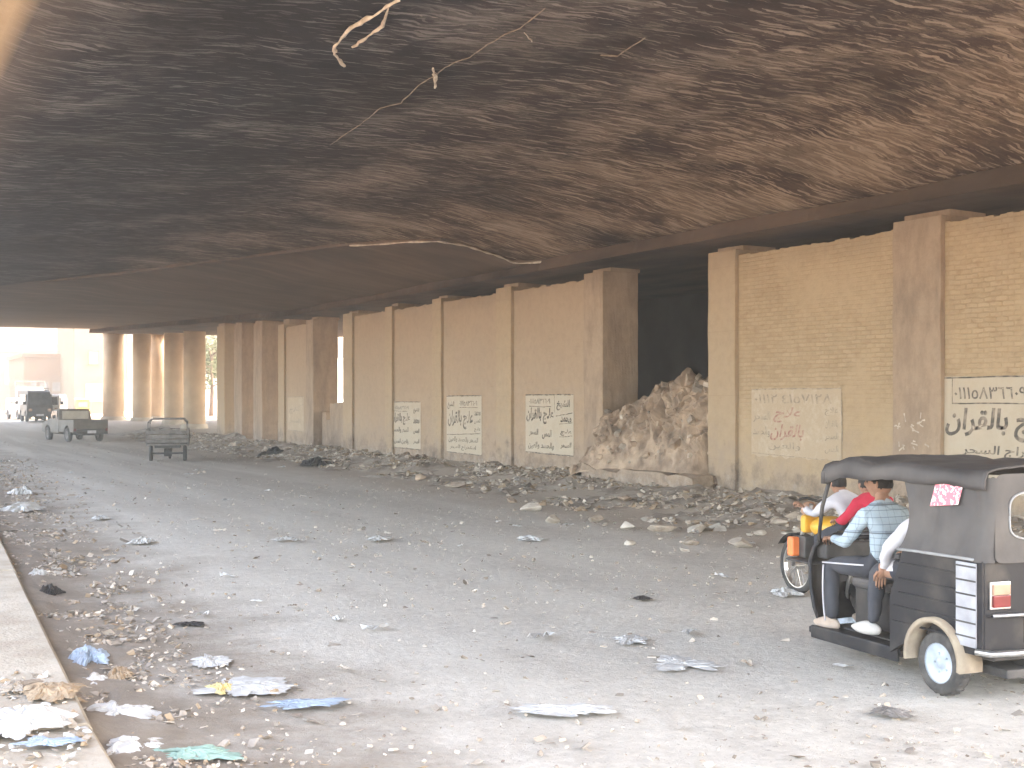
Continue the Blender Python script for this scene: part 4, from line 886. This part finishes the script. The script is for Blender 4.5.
    # side curtains with a curved front edge, wrapping round the corner
    for s in (1, -1):
        def cur(u, v, s=s):
            z = .94 + .55*v; xf = .40 - .09*math.sin(v*PI)**.6 + (.10*v**4); xb = -.36
            k = max(0, (u - .82)/.18); x = xf + (xb - xf)*min(1, u/.82) - .10*math.sin(k*PI/2); y = .655 - .06*v - .02*math.sin(v*PI) - .10*(1 - math.cos(k*PI/2))
            return (x, s*(y + .016*fbm(x*5, z*3, 2) + .006*math.sin(x*16 + z*7)), z)
        o = grid(40, 18, cur, 'side_curtain', M_vinyl, t)
    # rear curtain with a window opening
    bm = BM(); N_ = 48; ro, ri = [], []
    def sq(a, hw, hh, p):
        c_, s_ = math.cos(a), math.sin(a); return hw*math.copysign(abs(c_)**p, c_), hh*math.copysign(abs(s_)**p, s_)
    for k in range(N_):
        a = 2*PI*(k+.5)/N_; y, z = sq(a, .565, .29, .12); ro.append(bm.verts.new((-.437 - .03*(z < 0) , y*(1 - .06*(z > 0)), 1.225 + z)))
        y, z = sq(a, .43, .155, .45); ri.append(bm.verts.new((-.455, y, 1.24 + z)))
    for k in range(N_): bm.faces.new((ro[k], ro[(k+1) % N_], ri[(k+1) % N_], ri[k]))
    obj('rear_curtain', bm, M_vinyl, t, True)
    bm = BM(); tube(bm, [v for v in [(-.458, sq(2*PI*k/40, .435, .16, .45)[0], 1.24 + sq(2*PI*k/40, .435, .16, .45)[1]) for k in range(41)]], .008, 6); obj('window_piping', bm, M_pip, t, True)
    # pink printed cloth on the hood side
    o = grid(8, 6, lambda u, v: (.09 - .28*u - .03*v, .655 - .06*(.55+.35*v) + .0, 1.27 + .15*v + .03*u), 'cloth_patch', M_pink, t)
    return t, c, rz
tuk, tc_, trz = rickshaw()
tl = (tc_.x, tc_.y, .02)
person('man in a pale blue checked shirt sitting on the open side of the rickshaw', tl, trz,
    dict(pel=(1.02, .27, .74), che=(1.03, .26, 1.12), nek=(1.06, .26, 1.24), hed=(1.09, .26, 1.31), shL=(1.02, .45, 1.14), elL=(1.20, .50, .90), wrL=(1.47, .42, .90), shR=(1.05, .08, 1.14), elR=(1.28, .03, .95), wrR=(1.52, .0, .99),
         hiL=(1.06, .36, .72), knL=(1.47, .44, .70), anL=(1.42, .46, .27), toL=(1.6, .5, .24), hiR=(1.08, .18, .72), knR=(1.48, .16, .68), anR=(1.40, .14, .29), toR=(1.55, .14, .26)), M_plaid, M_trou, M_sand, .6, True)
person('passenger in white with dark trousers and white shoes on the rear bench of the rickshaw', tl, trz,
    dict(pel=(0.38, 0.32, .80), che=(0.44, 0.32, 1.10), nek=(0.47, 0.32, 1.21), hed=(0.49, 0.32, 1.27), shL=(0.45, 0.49, 1.10), elL=(.62, .56, .92), wrL=(.72, .52, .76), shR=(0.45, 0.15, 1.10), elR=(0.62, 0.12, .9), wrR=(0.82, 0.18, .86),
         hiL=(0.48, 0.41, .77), knL=(.86, .46, .74), anL=(.84, .52, .33), toL=(.98, .56, .3), hiR=(0.48, 0.23, .77), knR=(.66, .22, .76), anR=(.62, .22, .46), toR=(.7, .22, .4)), M_wht, M_trou, M_shoeW, 0, False, 1, mat('pale_pink_scarf', (.7, .5, .48), None, 6, .9, .2), True)

# ------------------------------------------------------------------ motorcycle
def motorcycle():
    p = W(3.31, 12.53); hd = AZ - R(22); rz = R(90) - hd
    t = empty('motorcycle', (p.x, p.y, .01), rz, 'yellow motorcycle with two riders passing on the far side of the rickshaw', 'motorcycle')
    for cx_ in (-.35, .95):
        wh = bpy.data.objects.new('wheel', None); wh.empty_display_size = .1; COL.objects.link(wh); wh.parent = t; wh.location = (cx_, 0, .3)
        bm = BM(); lathe_y(bm, [(.235, -.02), (.25, -.04), (.285, -.03), (.30, 0), (.285, .03), (.25, .04), (.235, .02), (.235, -.02)], (0, 0, 0), 36); obj('tyre', bm, M_rubber, wh, True)
        bm = BM(); lathe_y(bm, [(.225, -.022), (.242, -.024), (.242, .024), (.225, .022), (.225, -.022)], (0, 0, 0), 36); cyl(bm, (0, -.06, 0), (0, .06, 0), .04, 14)
        for k in range(18):
            a = 2*PI*k/18; cyl(bm, (.035*math.cos(a), .03*(-1)**k, .035*math.sin(a)), (.23*math.cos(a + .3*(-1)**k), 0, .23*math.sin(a + .3*(-1)**k)), .0035, 5)
        obj('rim', bm, M_chrome, wh)
    bm = BM(); vs = ball(bm, (.38, 0, .73), (.29, .16, .12), 3); obj('fuel_tank', bm, M_yel, t, True)
    bm = BM(); bx(bm, -.12, .2, -.13, .13, .50, .66); obj('side_cover', bm, M_yel, t, bevel=.04)
    bm = BM(); bx(bm, .64, .74, -.13, .13, .66, .84); obj('front_fairing', bm, M_yel, t, bevel=.03)
    bm = BM(); bx(bm, -.62, .16, -.13, .13, .66, .74); obj('seat', bm, M_vinyl, t, bevel=.03)
    bm = BM(); tube(bm, [(.6, 0, .85), (.15, 0, .72), (-.35, 0, .3)], .025, 8); tube(bm, [(.6, 0, .8), (.45, 0, .35), (.0, 0, .3), (-.35, 0, .3)], .025, 8); tube(bm, [(-.35, .12, .3), (-.45, .12, .76)], .02, 8); tube(bm, [(-.35, -.12, .3), (-.45, -.12, .76)], .02, 8); obj('frame', bm, M_darkm, t, True)
    bm = BM(); bx(bm, .1, .42, -.12, .12, .3, .58); cyl(bm, (.3, 0, .5), (.38, 0, .72), .09, 16); obj('engine', bm, M_darkm, t, bevel=.02)
    bm = BM(); tube(bm, [(.35, -.12, .4), (.3, -.16, .25), (-.3, -.16, .26), (-.7, -.16, .34)], .035, 10); obj('exhaust', bm, M_chrome, t, True)
    bm = BM()
    for s in (1, -1): tube(bm, [(.95, s*.07, .3), (.62, s*.07, .95)], .02, 8)
    obj('fork', bm, M_chrome, t, True)
    bm = BM(); tube(bm, [(.45, .33, 1.02), (.58, .15, 1.02), (.6, 0, .98), (.58, -.15, 1.02), (.45, -.33, 1.02)], .014, 8); obj('handlebar', bm, M_darkm, t, True)
    bm = BM(); ball(bm, (.76, 0, .88), (.07, .09, .09), 3); obj('headlamp', bm, M_clear, t, True)
    bm = BM(); bx(bm, -.72, -.62, -.06, .06, .66, .72); obj('tail_light', bm, M_red, t, bevel=.01)
    for cx_, r_ in ((.95, .33), (-.35, .34)):
        bm = BM(); lathe_y(bm, [(r_-.01, -.07), (r_, -.07), (r_, .07), (r_-.01, .07)], (cx_, 0, .3), 30); bmesh.ops.delete(bm, geom=[v for v in bm.verts if v.co.z < .45], context='VERTS'); obj('mudguard', bm, M_black, t, True)
    L0 = (p.x, p.y, .01)
    person('rider in a white shirt at the front of the yellow motorcycle', L0, rz, dict(pel=(.0, 0, 0.76), che=(.16, 0, 1.03), nek=(.22, 0, 1.10), hed=(.27, 0, 1.14), shL=(.16, .17, 1.02), elL=(.32, .26, 0.88), wrL=(.42, .3, 0.94), shR=(.16, -.17, 1.02), elR=(.32, -.26, 0.88), wrR=(.42, -.3, 0.94),
        hiL=(.04, .1, 0.75), knL=(.36, .22, 0.62), anL=(.18, .22, .40), toL=(.32, .22, .36), hiR=(.04, -.1, 0.75), knR=(.36, -.22, 0.62), anR=(.18, -.22, .40), toR=(.32, -.22, .36)), M_wht, M_trou, M_shoeW, 0, False, .92)
    person('rider in a red top sitting behind the white shirted rider', L0, rz, dict(pel=(-.36, 0, 0.78), che=(-.26, 0, 1.06), nek=(-.22, 0, 1.12), hed=(-.18, 0, 1.16), shL=(-.27, .17, 1.04), elL=(-.14, .25, 0.86), wrL=(.0, .2, 0.85), shR=(-.27, -.17, 1.04), elR=(-.14, -.25, 0.86), wrR=(0., -.2, 0.85),
        hiL=(-.3, .1, 0.77), knL=(.02, .25, 0.66), anL=(-.1, .24, .42), toL=(.04, .24, .38), hiR=(-.3, -.1, 0.77), knR=(.02, -.25, 0.66), anR=(-.1, -.24, .42), toR=(.04, -.24, .38)), M_redc, M_trou, M_shoeW, 0, False, .92)
motorcycle()

# ------------------------------------------------------------------ far vehicles
def place(px, py, turn):      # turn: heading relative to the line of sight, clockwise positive
    p = G(px, py); g = gz(p.x, p.y)
    for _ in range(6):
        p = G(px, py, gz(p.x, p.y))
    los = AZ + math.atan((px-512)/F); return p, gz(p.x, p.y), R(90) - (los + R(turn))
def pickup():
    p, g, rz = place(84, 441.5, -20); t = empty('pickup_truck', (p.x, p.y, g), rz, 'old grey pickup truck with an open bed driving towards the exit', 'pickup truck')
    for x_ in (0, 2.6):
        for s in (1, -1):
            w = wheel('wheel', t, (x_, s*.72, .32), .32, .2, M_cartM, .55); w.rotation_euler = (0, 0, 0 if s > 0 else PI)
    bm = BM(); arch = lambda cx_: [(cx_ + .40*math.cos(a), .34 + .40*math.sin(a)) for a in np.linspace(PI, 0, 12)]
    prism(bm, [(1.15, .38), (2.15, .38)] + arch(2.6) + [(3.35, .42), (3.4, .82), (2.45, .98), (2.1, 1.47), (1.25, 1.5), (1.12, .98)], -.80, .80, (.95, .22)); obj('cab', bm, M_pick, t, bevel=.03)
    bm = BM(); bx(bm, 1.1, 1.125, -.62, .62, 1.03, 1.40); obj('rear_window', bm, mat('bright_window', (.5, .48, .42), None, 3, .2, 0), t)  # opaque pale pane: brightness seen through the cab put into its colour
    for s in (1, -1):
        bm = BM(); prism(bm, [(1.35, 1.02), (2.3, 1.02), (2.03, 1.38), (1.35, 1.40)], s*.745, s*.775); obj('side_window', bm, M_glass, t)
        bm = BM(); bx(bm, 2.05, 2.12, s*.82, s*.98, 1.05, 1.2); obj('mirror', bm, M_darkm, t, bevel=.01)
        bm = BM(); prism(bm, [(-.85, .45), (-.42, .45)] + arch(0) + [(.42, .45), (1.05, .45), (1.05, 1.0), (-.85, 1.0)], s*.76, s*.80); obj('bed_side', bm, M_pick, t, bevel=.01)
        bm = BM(); bx(bm, -.885, -.86, s*.68, s*.78, .5, .62); obj('tail_light', bm, M_red, t)
    bm = BM(); bx(bm, -.87, -.83, -.8, .8, .58, 1.02); obj('tailgate', bm, M_pick, t, bevel=.01)
    bm = BM(); bx(bm, -.83, 1.1, -.76, .76, .5, .56); bx(bm, -.8, 3.2, -.4, .4, .3, .45); obj('bed_floor', bm, M_darkm, t)
    bm = BM(); bx(bm, -.98, -.9, -.75, .75, .36, .5); obj('rear_bumper', bm, M_darkm, t, bevel=.02)
    bm = BM(); bx(bm, -1.0, -.985, -.2, .2, .4, .53); obj('number_plate', bm, M_wht, t)
pickup()
def van(px, py, turn, W_, H_, L_, paint, label, rack=False, cat='van', glassm=None):
    p, g, rz = place(px, py, turn); t = empty('minivan', (p.x, p.y, g), rz, label, cat); h = H_
    for x_ in (.6, L_-.6):
        for s in (1, -1):
            w = wheel('wheel', t, (x_, s*(W_/2-.1), .3), .3, .18, M_cartM, .55); w.rotation_euler = (0, 0, 0 if s > 0 else PI)
    ar_ = lambda cx_: [(cx_ + .36*math.cos(a), .32 + .36*math.sin(a)) for a in np.linspace(PI, 0, 12)]
    bm = BM(); prism(bm, [(.0, .4)] + ar_(.6) + ar_(L_-.6) + [(L_, .4), (L_+.02, .9), (L_-.28, h-.12), (L_-.5, h), (.15, h), (.02, h-.15), (-.04, 1.0)], -W_/2, W_/2, (1.0, .16)); obj('body', bm, paint, t, bevel=.05)
    gm = glassm or M_glass
    bm = BM(); v = [bm.verts.new(q) for q in ((L_+.035, -W_*.43, 1.02), (L_+.035, W_*.43, 1.02), (L_-.2, W_*.38, h-.2), (L_-.2, -W_*.38, h-.2))]; bm.faces.new(v); o = obj('windscreen', bm, gm, t); o.location.x = .0; so = o.modifiers.new('s', 'SOLIDIFY'); so.thickness = .03
    bm = BM(); bx(bm, -.075, -.045, -W_*.4, W_*.4, 1.08, h-.22); obj('rear_window', bm, gm, t, bevel=.02)
    for s in (1, -1):
        bm = BM(); bx(bm, .25, L_*.45, s*(W_/2-.06), s*(W_/2+.002), 1.05, h-.25); bx(bm, L_*.48, L_-.5, s*(W_/2-.06), s*(W_/2+.002), 1.05, h-.25); obj('side_window', bm, gm, t)
        bm = BM(); ball(bm, (L_+.03, s*W_*.36, .72), (.05, .12, .1), 2); obj('headlight', bm, M_clear, t, True); bm = BM(); bx(bm, L_-.45, L_-.38, s*(W_/2), s*(W_/2+.16), 1.05, 1.25); obj('mirror', bm, M_darkm, t, bevel=.01)
        bm = BM(); bx(bm, -.07, -.04, s*W_*.36, s*W_*.46, .75, 1.0); obj('tail_light', bm, M_red, t)
    bm = BM(); bx(bm, L_, L_+.09, -W_/2, W_/2, .3, .5); bx(bm, -.1, 0, -W_/2, W_/2, .3, .5); obj('bumper', bm, M_darkm, t, bevel=.03)
    bm = BM(); bx(bm, L_+.09, L_+.1, -.22, .22, .36, .47); obj('number_plate', bm, M_wht, t)
    if rack:
        bm = BM()
        for s in (1, -1): tube(bm, [(.3, s*W_*.4, h+.12), (L_-.7, s*W_*.4, h+.12)], .02, 6)
        for x_ in np.linspace(.3, L_-.7, 5): tube(bm, [(x_, -W_*.4, h), (x_, -W_*.4, h+.12), (x_, W_*.4, h+.12), (x_, W_*.4, h)], .018, 6)
        obj('roof_rack', bm, M_darkm, t, True)
    return t
van(32, 423.5, 172, 1.55, 1.95, 3.3, M_vank, 'dark minivan with a roof rack coming in at the far exit', True)
van(55, 420, 188, 1.6, 1.7, 3.6, M_vanw, 'white van behind and right of the dark minivan', False)
van(17, 419, 165, 1.6, 1.45, 3.6, M_vanw, 'pale car at the left edge beside the dark minivan', False, 'car')
# high sided lorry behind the minivan
p, g, rz = place(30, 417, 180); t = empty('lorry', (p.x, p.y, g), rz, 'high sided pale lorry right behind the dark minivan', 'lorry')
for x_ in (.8, 3.9):
    for s in (1, -1): w = wheel('wheel', t, (x_, s*.85, .42), .42, .25, M_cartM, .55); w.rotation_euler = (0, 0, 0 if s > 0 else PI)
bm = BM(); bx(bm, 3.3, 4.7, -.98, .98, .6, 2.2); obj('cab', bm, M_vanw, t, bevel=.08); bm = BM(); bx(bm, 4.69, 4.72, -.85, .85, 1.35, 2.0); obj('windscreen', bm, M_glass, t, bevel=.03)
bm = BM(); bx(bm, 0, 3.2, -1.05, 1.05, .8, 1.0)
for x_ in np.linspace(.05, 3.15, 6):
    for s in (1, -1): bx(bm, x_-.03, x_+.03, s*1.0, s*1.06, 1.0, 2.7)
for z_ in (1.3, 1.8, 2.3, 2.66): bx(bm, 0, 3.2, 1.0, 1.05, z_, z_+.06); bx(bm, 0, 3.2, -1.05, -1.0, z_, z_+.06); bx(bm, 3.14, 3.2, -1.0, 1.0, z_, z_+.06)
obj('cargo_frame', bm, M_cartM, t)
# yellow kiosk
p, g, rz = place(83, 415, 0); t = empty('kiosk', (p.x, p.y, g), rz, 'small yellow kiosk left of the first round column', 'kiosk')
bm = BM(); bx(bm, -.6, .6, -.55, .55, 0, 1.3); obj('body', bm, M_yel, t, bevel=.03); bm = BM(); bx(bm, -.75, .75, -.7, .7, 1.3, 1.4); obj('roof', bm, M_vanw, t, bevel=.02); bm = BM(); bx(bm, -.62, -.6, -.35, .35, .7, 1.1); obj('hatch', bm, M_win, t)

# cargo tricycle seen from behind
p, g, rz = place(168, 461, 2)
t = empty('cargo_cart', (p.x, p.y, g), rz, 'grey open cargo tricycle with a railed box and pale wheels', 'cargo tricycle')
for s in (1, -1): w = wheel('wheel', t, (0, s*.53, .25), .25, .12, M_hub, .75); w.rotation_euler = (0, 0, 0 if s > 0 else PI)
wheel('wheel', t, (1.75, 0, .25), .25, .09, M_hub, .7)
bm = BM()
bx(bm, -.55, .95, -.66, .66, .52, .57)
for z_ in (.60, .74, .88): bx(bm, -.56, -.53, -.66, .66, z_, z_+.11)
for s in (1, -1):
    for z_ in (.60, .74, .88): bx(bm, -.55, .95, s*.64, s*.67, z_, z_+.11)
    for x_ in (-.55, .2, .95): bx(bm, x_-.02, x_+.02, s*.62, s*.66, .5, 1.05)
obj('cargo_box', bm, M_cartM, t, bevel=.006)
bm = BM(); tube(bm, [(-.5, .6, .95), (-.5, .6, 1.25), (-.5, .5, 1.36), (-.5, -.5, 1.36), (-.5, -.6, 1.25), (-.5, -.6, .95)], .022, 8); tube(bm, [(.9, .6, .95), (.9, .6, 1.25), (.9, .5, 1.36), (.9, -.5, 1.36), (.9, -.6, 1.25), (.9, -.6, .95)], .022, 8)
for s in (1, -1): tube(bm, [(-.5, s*.6, 1.25), (.9, s*.6, 1.25)], .02, 8)
obj('hoop_frame', bm, M_cartM, t, True)
bm = BM(); bx(bm, -.3, 1.8, -.06, .06, .38, .46); bx(bm, -.05, .05, -.5, .5, .22, .28); cyl(bm, (0, -.12, .28), (0, .12, .28), .13, 12); bx(bm, -.5, .5, -.4, .4, .44, .52); obj('chassis', bm, M_darkm, t, bevel=.01)
bm = BM(); bx(bm, 1.0, 1.4, -.16, .16, .68, .76); obj('saddle', bm, M_vinyl, t, bevel=.03)
bm = BM(); tube(bm, [(1.75, .06, .25), (1.62, .06, .9)], .018, 8); tube(bm, [(1.75, -.06, .25), (1.62, -.06, .9)], .018, 8); tube(bm, [(1.5, .34, 1.0), (1.6, .1, 1.0), (1.6, -.1, 1.0), (1.5, -.34, 1.0)], .014, 8); obj('fork', bm, M_darkm, t, True)
ld = empty('sack', (p.x, p.y, g + .6), rz, 'pale lumpy sacks heaped inside the cargo tricycle', 'sacks')
bm = BM()
for q in ((-.2, .25, .2, .34), (-.15, -.28, .18, .32), (.4, .05, .22, .36)):
    for v in ball(bm, q[:3], (q[3], q[3]*.85, .22), 3): v.co += v.co*.04*noise.noise(v.co*6)
obj('sack_cloth', bm, mat('sackcloth', (.42, .38, .34), (.3, .27, .24), 6, .95, .4), ld, True)

# ------------------------------------------------------------------ buildings and trees beyond
def building(x0, x1, y, dep, h, label, mat_, wins, panels=()):
    b = empty('apartment_building', ((x0+x1)/2, y, .5), 0, label, 'building'); w = x1 - x0
    bm = BM(); bx(bm, -w/2, w/2, 0, dep, 0, h); obj('wall', bm, mat_, b, bevel=.05); bm = BM(); bx(bm, -w/2-.2, w/2+.2, -.2, dep+.2, h, h+.35); obj('roof', bm, mat_, b)
    for (wx, wz_, ww, wh) in wins:
        bm = BM()
        for q in ((wx-.08, wx, wz_, wz_+wh), (wx+ww, wx+ww+.08, wz_, wz_+wh), (wx-.08, wx+ww+.08, wz_-.1, wz_), (wx-.08, wx+ww+.08, wz_+wh, wz_+wh+.08)): bx(bm, q[0]-w/2, q[1]-w/2, -.12, -.01, q[2], q[3])
        f = obj('window', bm, M_bld, b); bm = BM(); bx(bm, wx-w/2+.005, wx+ww-w/2-.005, -.06, -.02, wz_+.005, wz_+wh-.005); obj('pane', bm, M_win, f)
    for (wx, wz_, ww, wh, mm) in panels:
        bm = BM(); bx(bm, wx-w/2, wx+ww-w/2, -.05, -.01, wz_, wz_+wh); obj('shutter', bm, mm, b)
    return b
def XZ(px, py, Y):   # point on the plane y = Y
    a = AZ + math.atan((px-512)/F); X = Y*math.tan(a); d = X*SA + Y*CA; return X, CH + (HOR-py)*d/F
Yb = 128
x0, _ = XZ(24, 400, Yb); x1, zt = XZ(74, 358, Yb); building(x0, x1, Yb, 12, zt - .5, 'wide low pale orange building straight behind the vans', M_bld2, [(1.4 + 1.1*k, 2.2, .7, .8) for k in (0, 1, 3)] + [(.6, 2.2, .5, .8)], [(1.0, 0, 2.4, 1.7, M_win)])
x0, _ = XZ(74, 400, 120); x1, zt = XZ(106, 300, 120); building(x0, x1, 120, 10, 13, 'tall cream building left of the first round column', M_bld, [(1.3, 4.6, .8, 1.1), (1.3, 8.0, .8, 1.1)], [(1.0, 1.2, 1.5, 1.6, M_bldp)])
x0, _ = XZ(118, 400, 140); x1, zt = XZ(150, 300, 140); building(x0, x1, 140, 10, 13, 'cream building seen between the first two round columns', M_bld, [(1.0, 3.6, .9, 1.5), (1.0, 7.4, .9, 1.5)])
x0, _ = XZ(-60, 400, 150); x1, zt = XZ(22, 300, 150); building(x0, x1, 150, 12, 6.5, 'long pale building at the left edge beyond the exit', M_bld, [(2 + 2.2*k, 3.0, 1.2, 1.4) for k in range(4)], [])
x0, _ = XZ(-60, 400, 178); x1, zt = XZ(70, 318, 178); building(x0, x1, 178, 10, zt, 'tall pale block filling the haze behind the second flyover', M_bld, [(3 + 3.4*k, 4 + 3.5*j, 1.4, 1.6) for k in range(4) for j in range(3)])
# footbridge / second flyover behind the low building
fb = empty('flyover', (4, 165, .5), 0, 'pale second flyover crossing far behind the buildings', 'flyover')
bm = BM(); bx(bm, -60, 60, 0, 9, 7.2, 8.6); obj('deck', bm, M_bld, fb); bm = BM(); bx(bm, -60, 60, -.3, 0, 8.0, 9.6); obj('parapet', bm, M_bld, fb)
for x_ in (-40, -15, 30): bm = BM(); bx(bm, x_-.8, x_+.8, 2, 6, 0, 7.2); obj('pier', bm, M_bld, fb)
def tree(x, y, h, rad, label, seed):
    t = empty('street_tree', (x, y, .4), 0, label, 'tree', 'dusty trees beyond the overpass'); rs = np.random.default_rng(seed)
    bm = BM(); tube(bm, [(0, 0, 0), (.1, .05, h*.3), (.05, .1, h*.55), (.2, 0, h*.8)], [.2, .16, .1, .04], 8)
    for k in range(6): a = k*1.1; tube(bm, [(.05, .1, h*(.35 + .07*k)), (rad*.6*math.cos(a), rad*.6*math.sin(a), h*(.5 + .07*k))], [.07, .02], 6)
    obj('trunk', bm, M_bark, t, True)
    cl = [(rs.normal(0, rad*.45), rs.normal(0, rad*.45), h*.68 + rs.normal(0, h*.14), rs.uniform(.35, .8)*rad*.5) for _ in range(26)]; V, Fc = [], []
    for cx_, cy_, cz_, cr in cl:
        for _ in range(150):
            d = rs.normal(size=3); d /= np.linalg.norm(d); c = np.array((cx_, cy_, cz_)) + d*cr*rs.uniform(.5, 1.1); a = rs.normal(size=3); a /= np.linalg.norm(a); b = np.cross(a, rs.normal(size=3)); b /= np.linalg.norm(b); s = rs.uniform(.07, .15); k = len(V); V += [(c-a*s).tolist(), (c+b*s*.5).tolist(), (c+a*s).tolist(), (c-b*s*.5).tolist()]; Fc.append((k, k+1, k+2, k+3))
    me = bpy.data.meshes.new('crown'); me.from_pydata(V, [], Fc); link('crown', me, M_leaf, t)
a = AZ + math.atan((211-512)/F); tree(100*math.tan(a), 100, 7, 3, 'dusty tree seen low in the tall bright slot', 3)
a = AZ + math.atan((228-512)/F); tree(108*math.tan(a), 108, 8, 3.2, 'dusty tree just right of the first, beyond the piers', 4)

# ------------------------------------------------------------------ light
sun_el, sun_az = R(52), R(100)           # azimuth clockwise from +Y
wd = bpy.data.worlds.new('World'); SC.world = wd; wd.use_nodes = True; N = wd.node_tree.nodes; L = wd.node_tree.links
sk = N.new('ShaderNodeTexSky'); sk.sky_type = 'NISHITA'; sk.sun_disc = False; sk.sun_elevation = sun_el; sk.sun_rotation = sun_az; sk.dust_density = 4; sk.air_density = 1.0; sk.ozone_density = .6
tn = N.new('ShaderNodeMix'); tn.data_type = 'RGBA'; tn.blend_type = 'MULTIPLY'; tn.inputs[0].default_value = 1; tn.inputs[7].default_value = (1.0, .865, .72, 1)   # dust in the air
L.new(sk.outputs[0], tn.inputs[6]); L.new(tn.outputs[2], N['Background'].inputs['Color']); N['Background'].inputs['Strength'].default_value = 3.7
# dusty air under and beyond the overpass
hm = bpy.data.materials.new('dusty_air'); hm.use_nodes = True; HN, HL = ns(hm); HN.remove(HN['Principled BSDF']); vs_ = HN.new('ShaderNodeVolumeScatter'); vs_.inputs['Density'].default_value = .0036; vs_.inputs['Anisotropy'].default_value = .2; vs_.inputs['Color'].default_value = (1, .92, .82, 1); HL.new(vs_.outputs[0], HN['Material Output'].inputs['Volume'])
bm = BM(); bx(bm, -120, 160, -30, 230, -2, 40); o = obj('dusty_haze', bm, hm, kind='structure')
ld_ = bpy.data.lights.new('sun', 'SUN'); ld_.energy = 18; ld_.angle = R(.5); ld_.color = (1, .87, .70); lo = bpy.data.objects.new('sun', ld_); COL.objects.link(lo)
d = Vector((math.sin(sun_az)*math.cos(sun_el), math.cos(sun_az)*math.cos(sun_el), math.sin(sun_el))); lo.rotation_euler = d.to_track_quat('Z', 'Y').to_euler(); lo.location = (0, 0, 50)
SC.view_settings.view_transform = 'Standard'; SC.view_settings.look = 'None'; SC.view_settings.exposure = 0; SC.view_settings.gamma = 1
SC.render.engine = 'CYCLES'; SC.cycles.use_denoising = True; SC.cycles.max_bounces = 8; SC.cycles.diffuse_bounces = 6
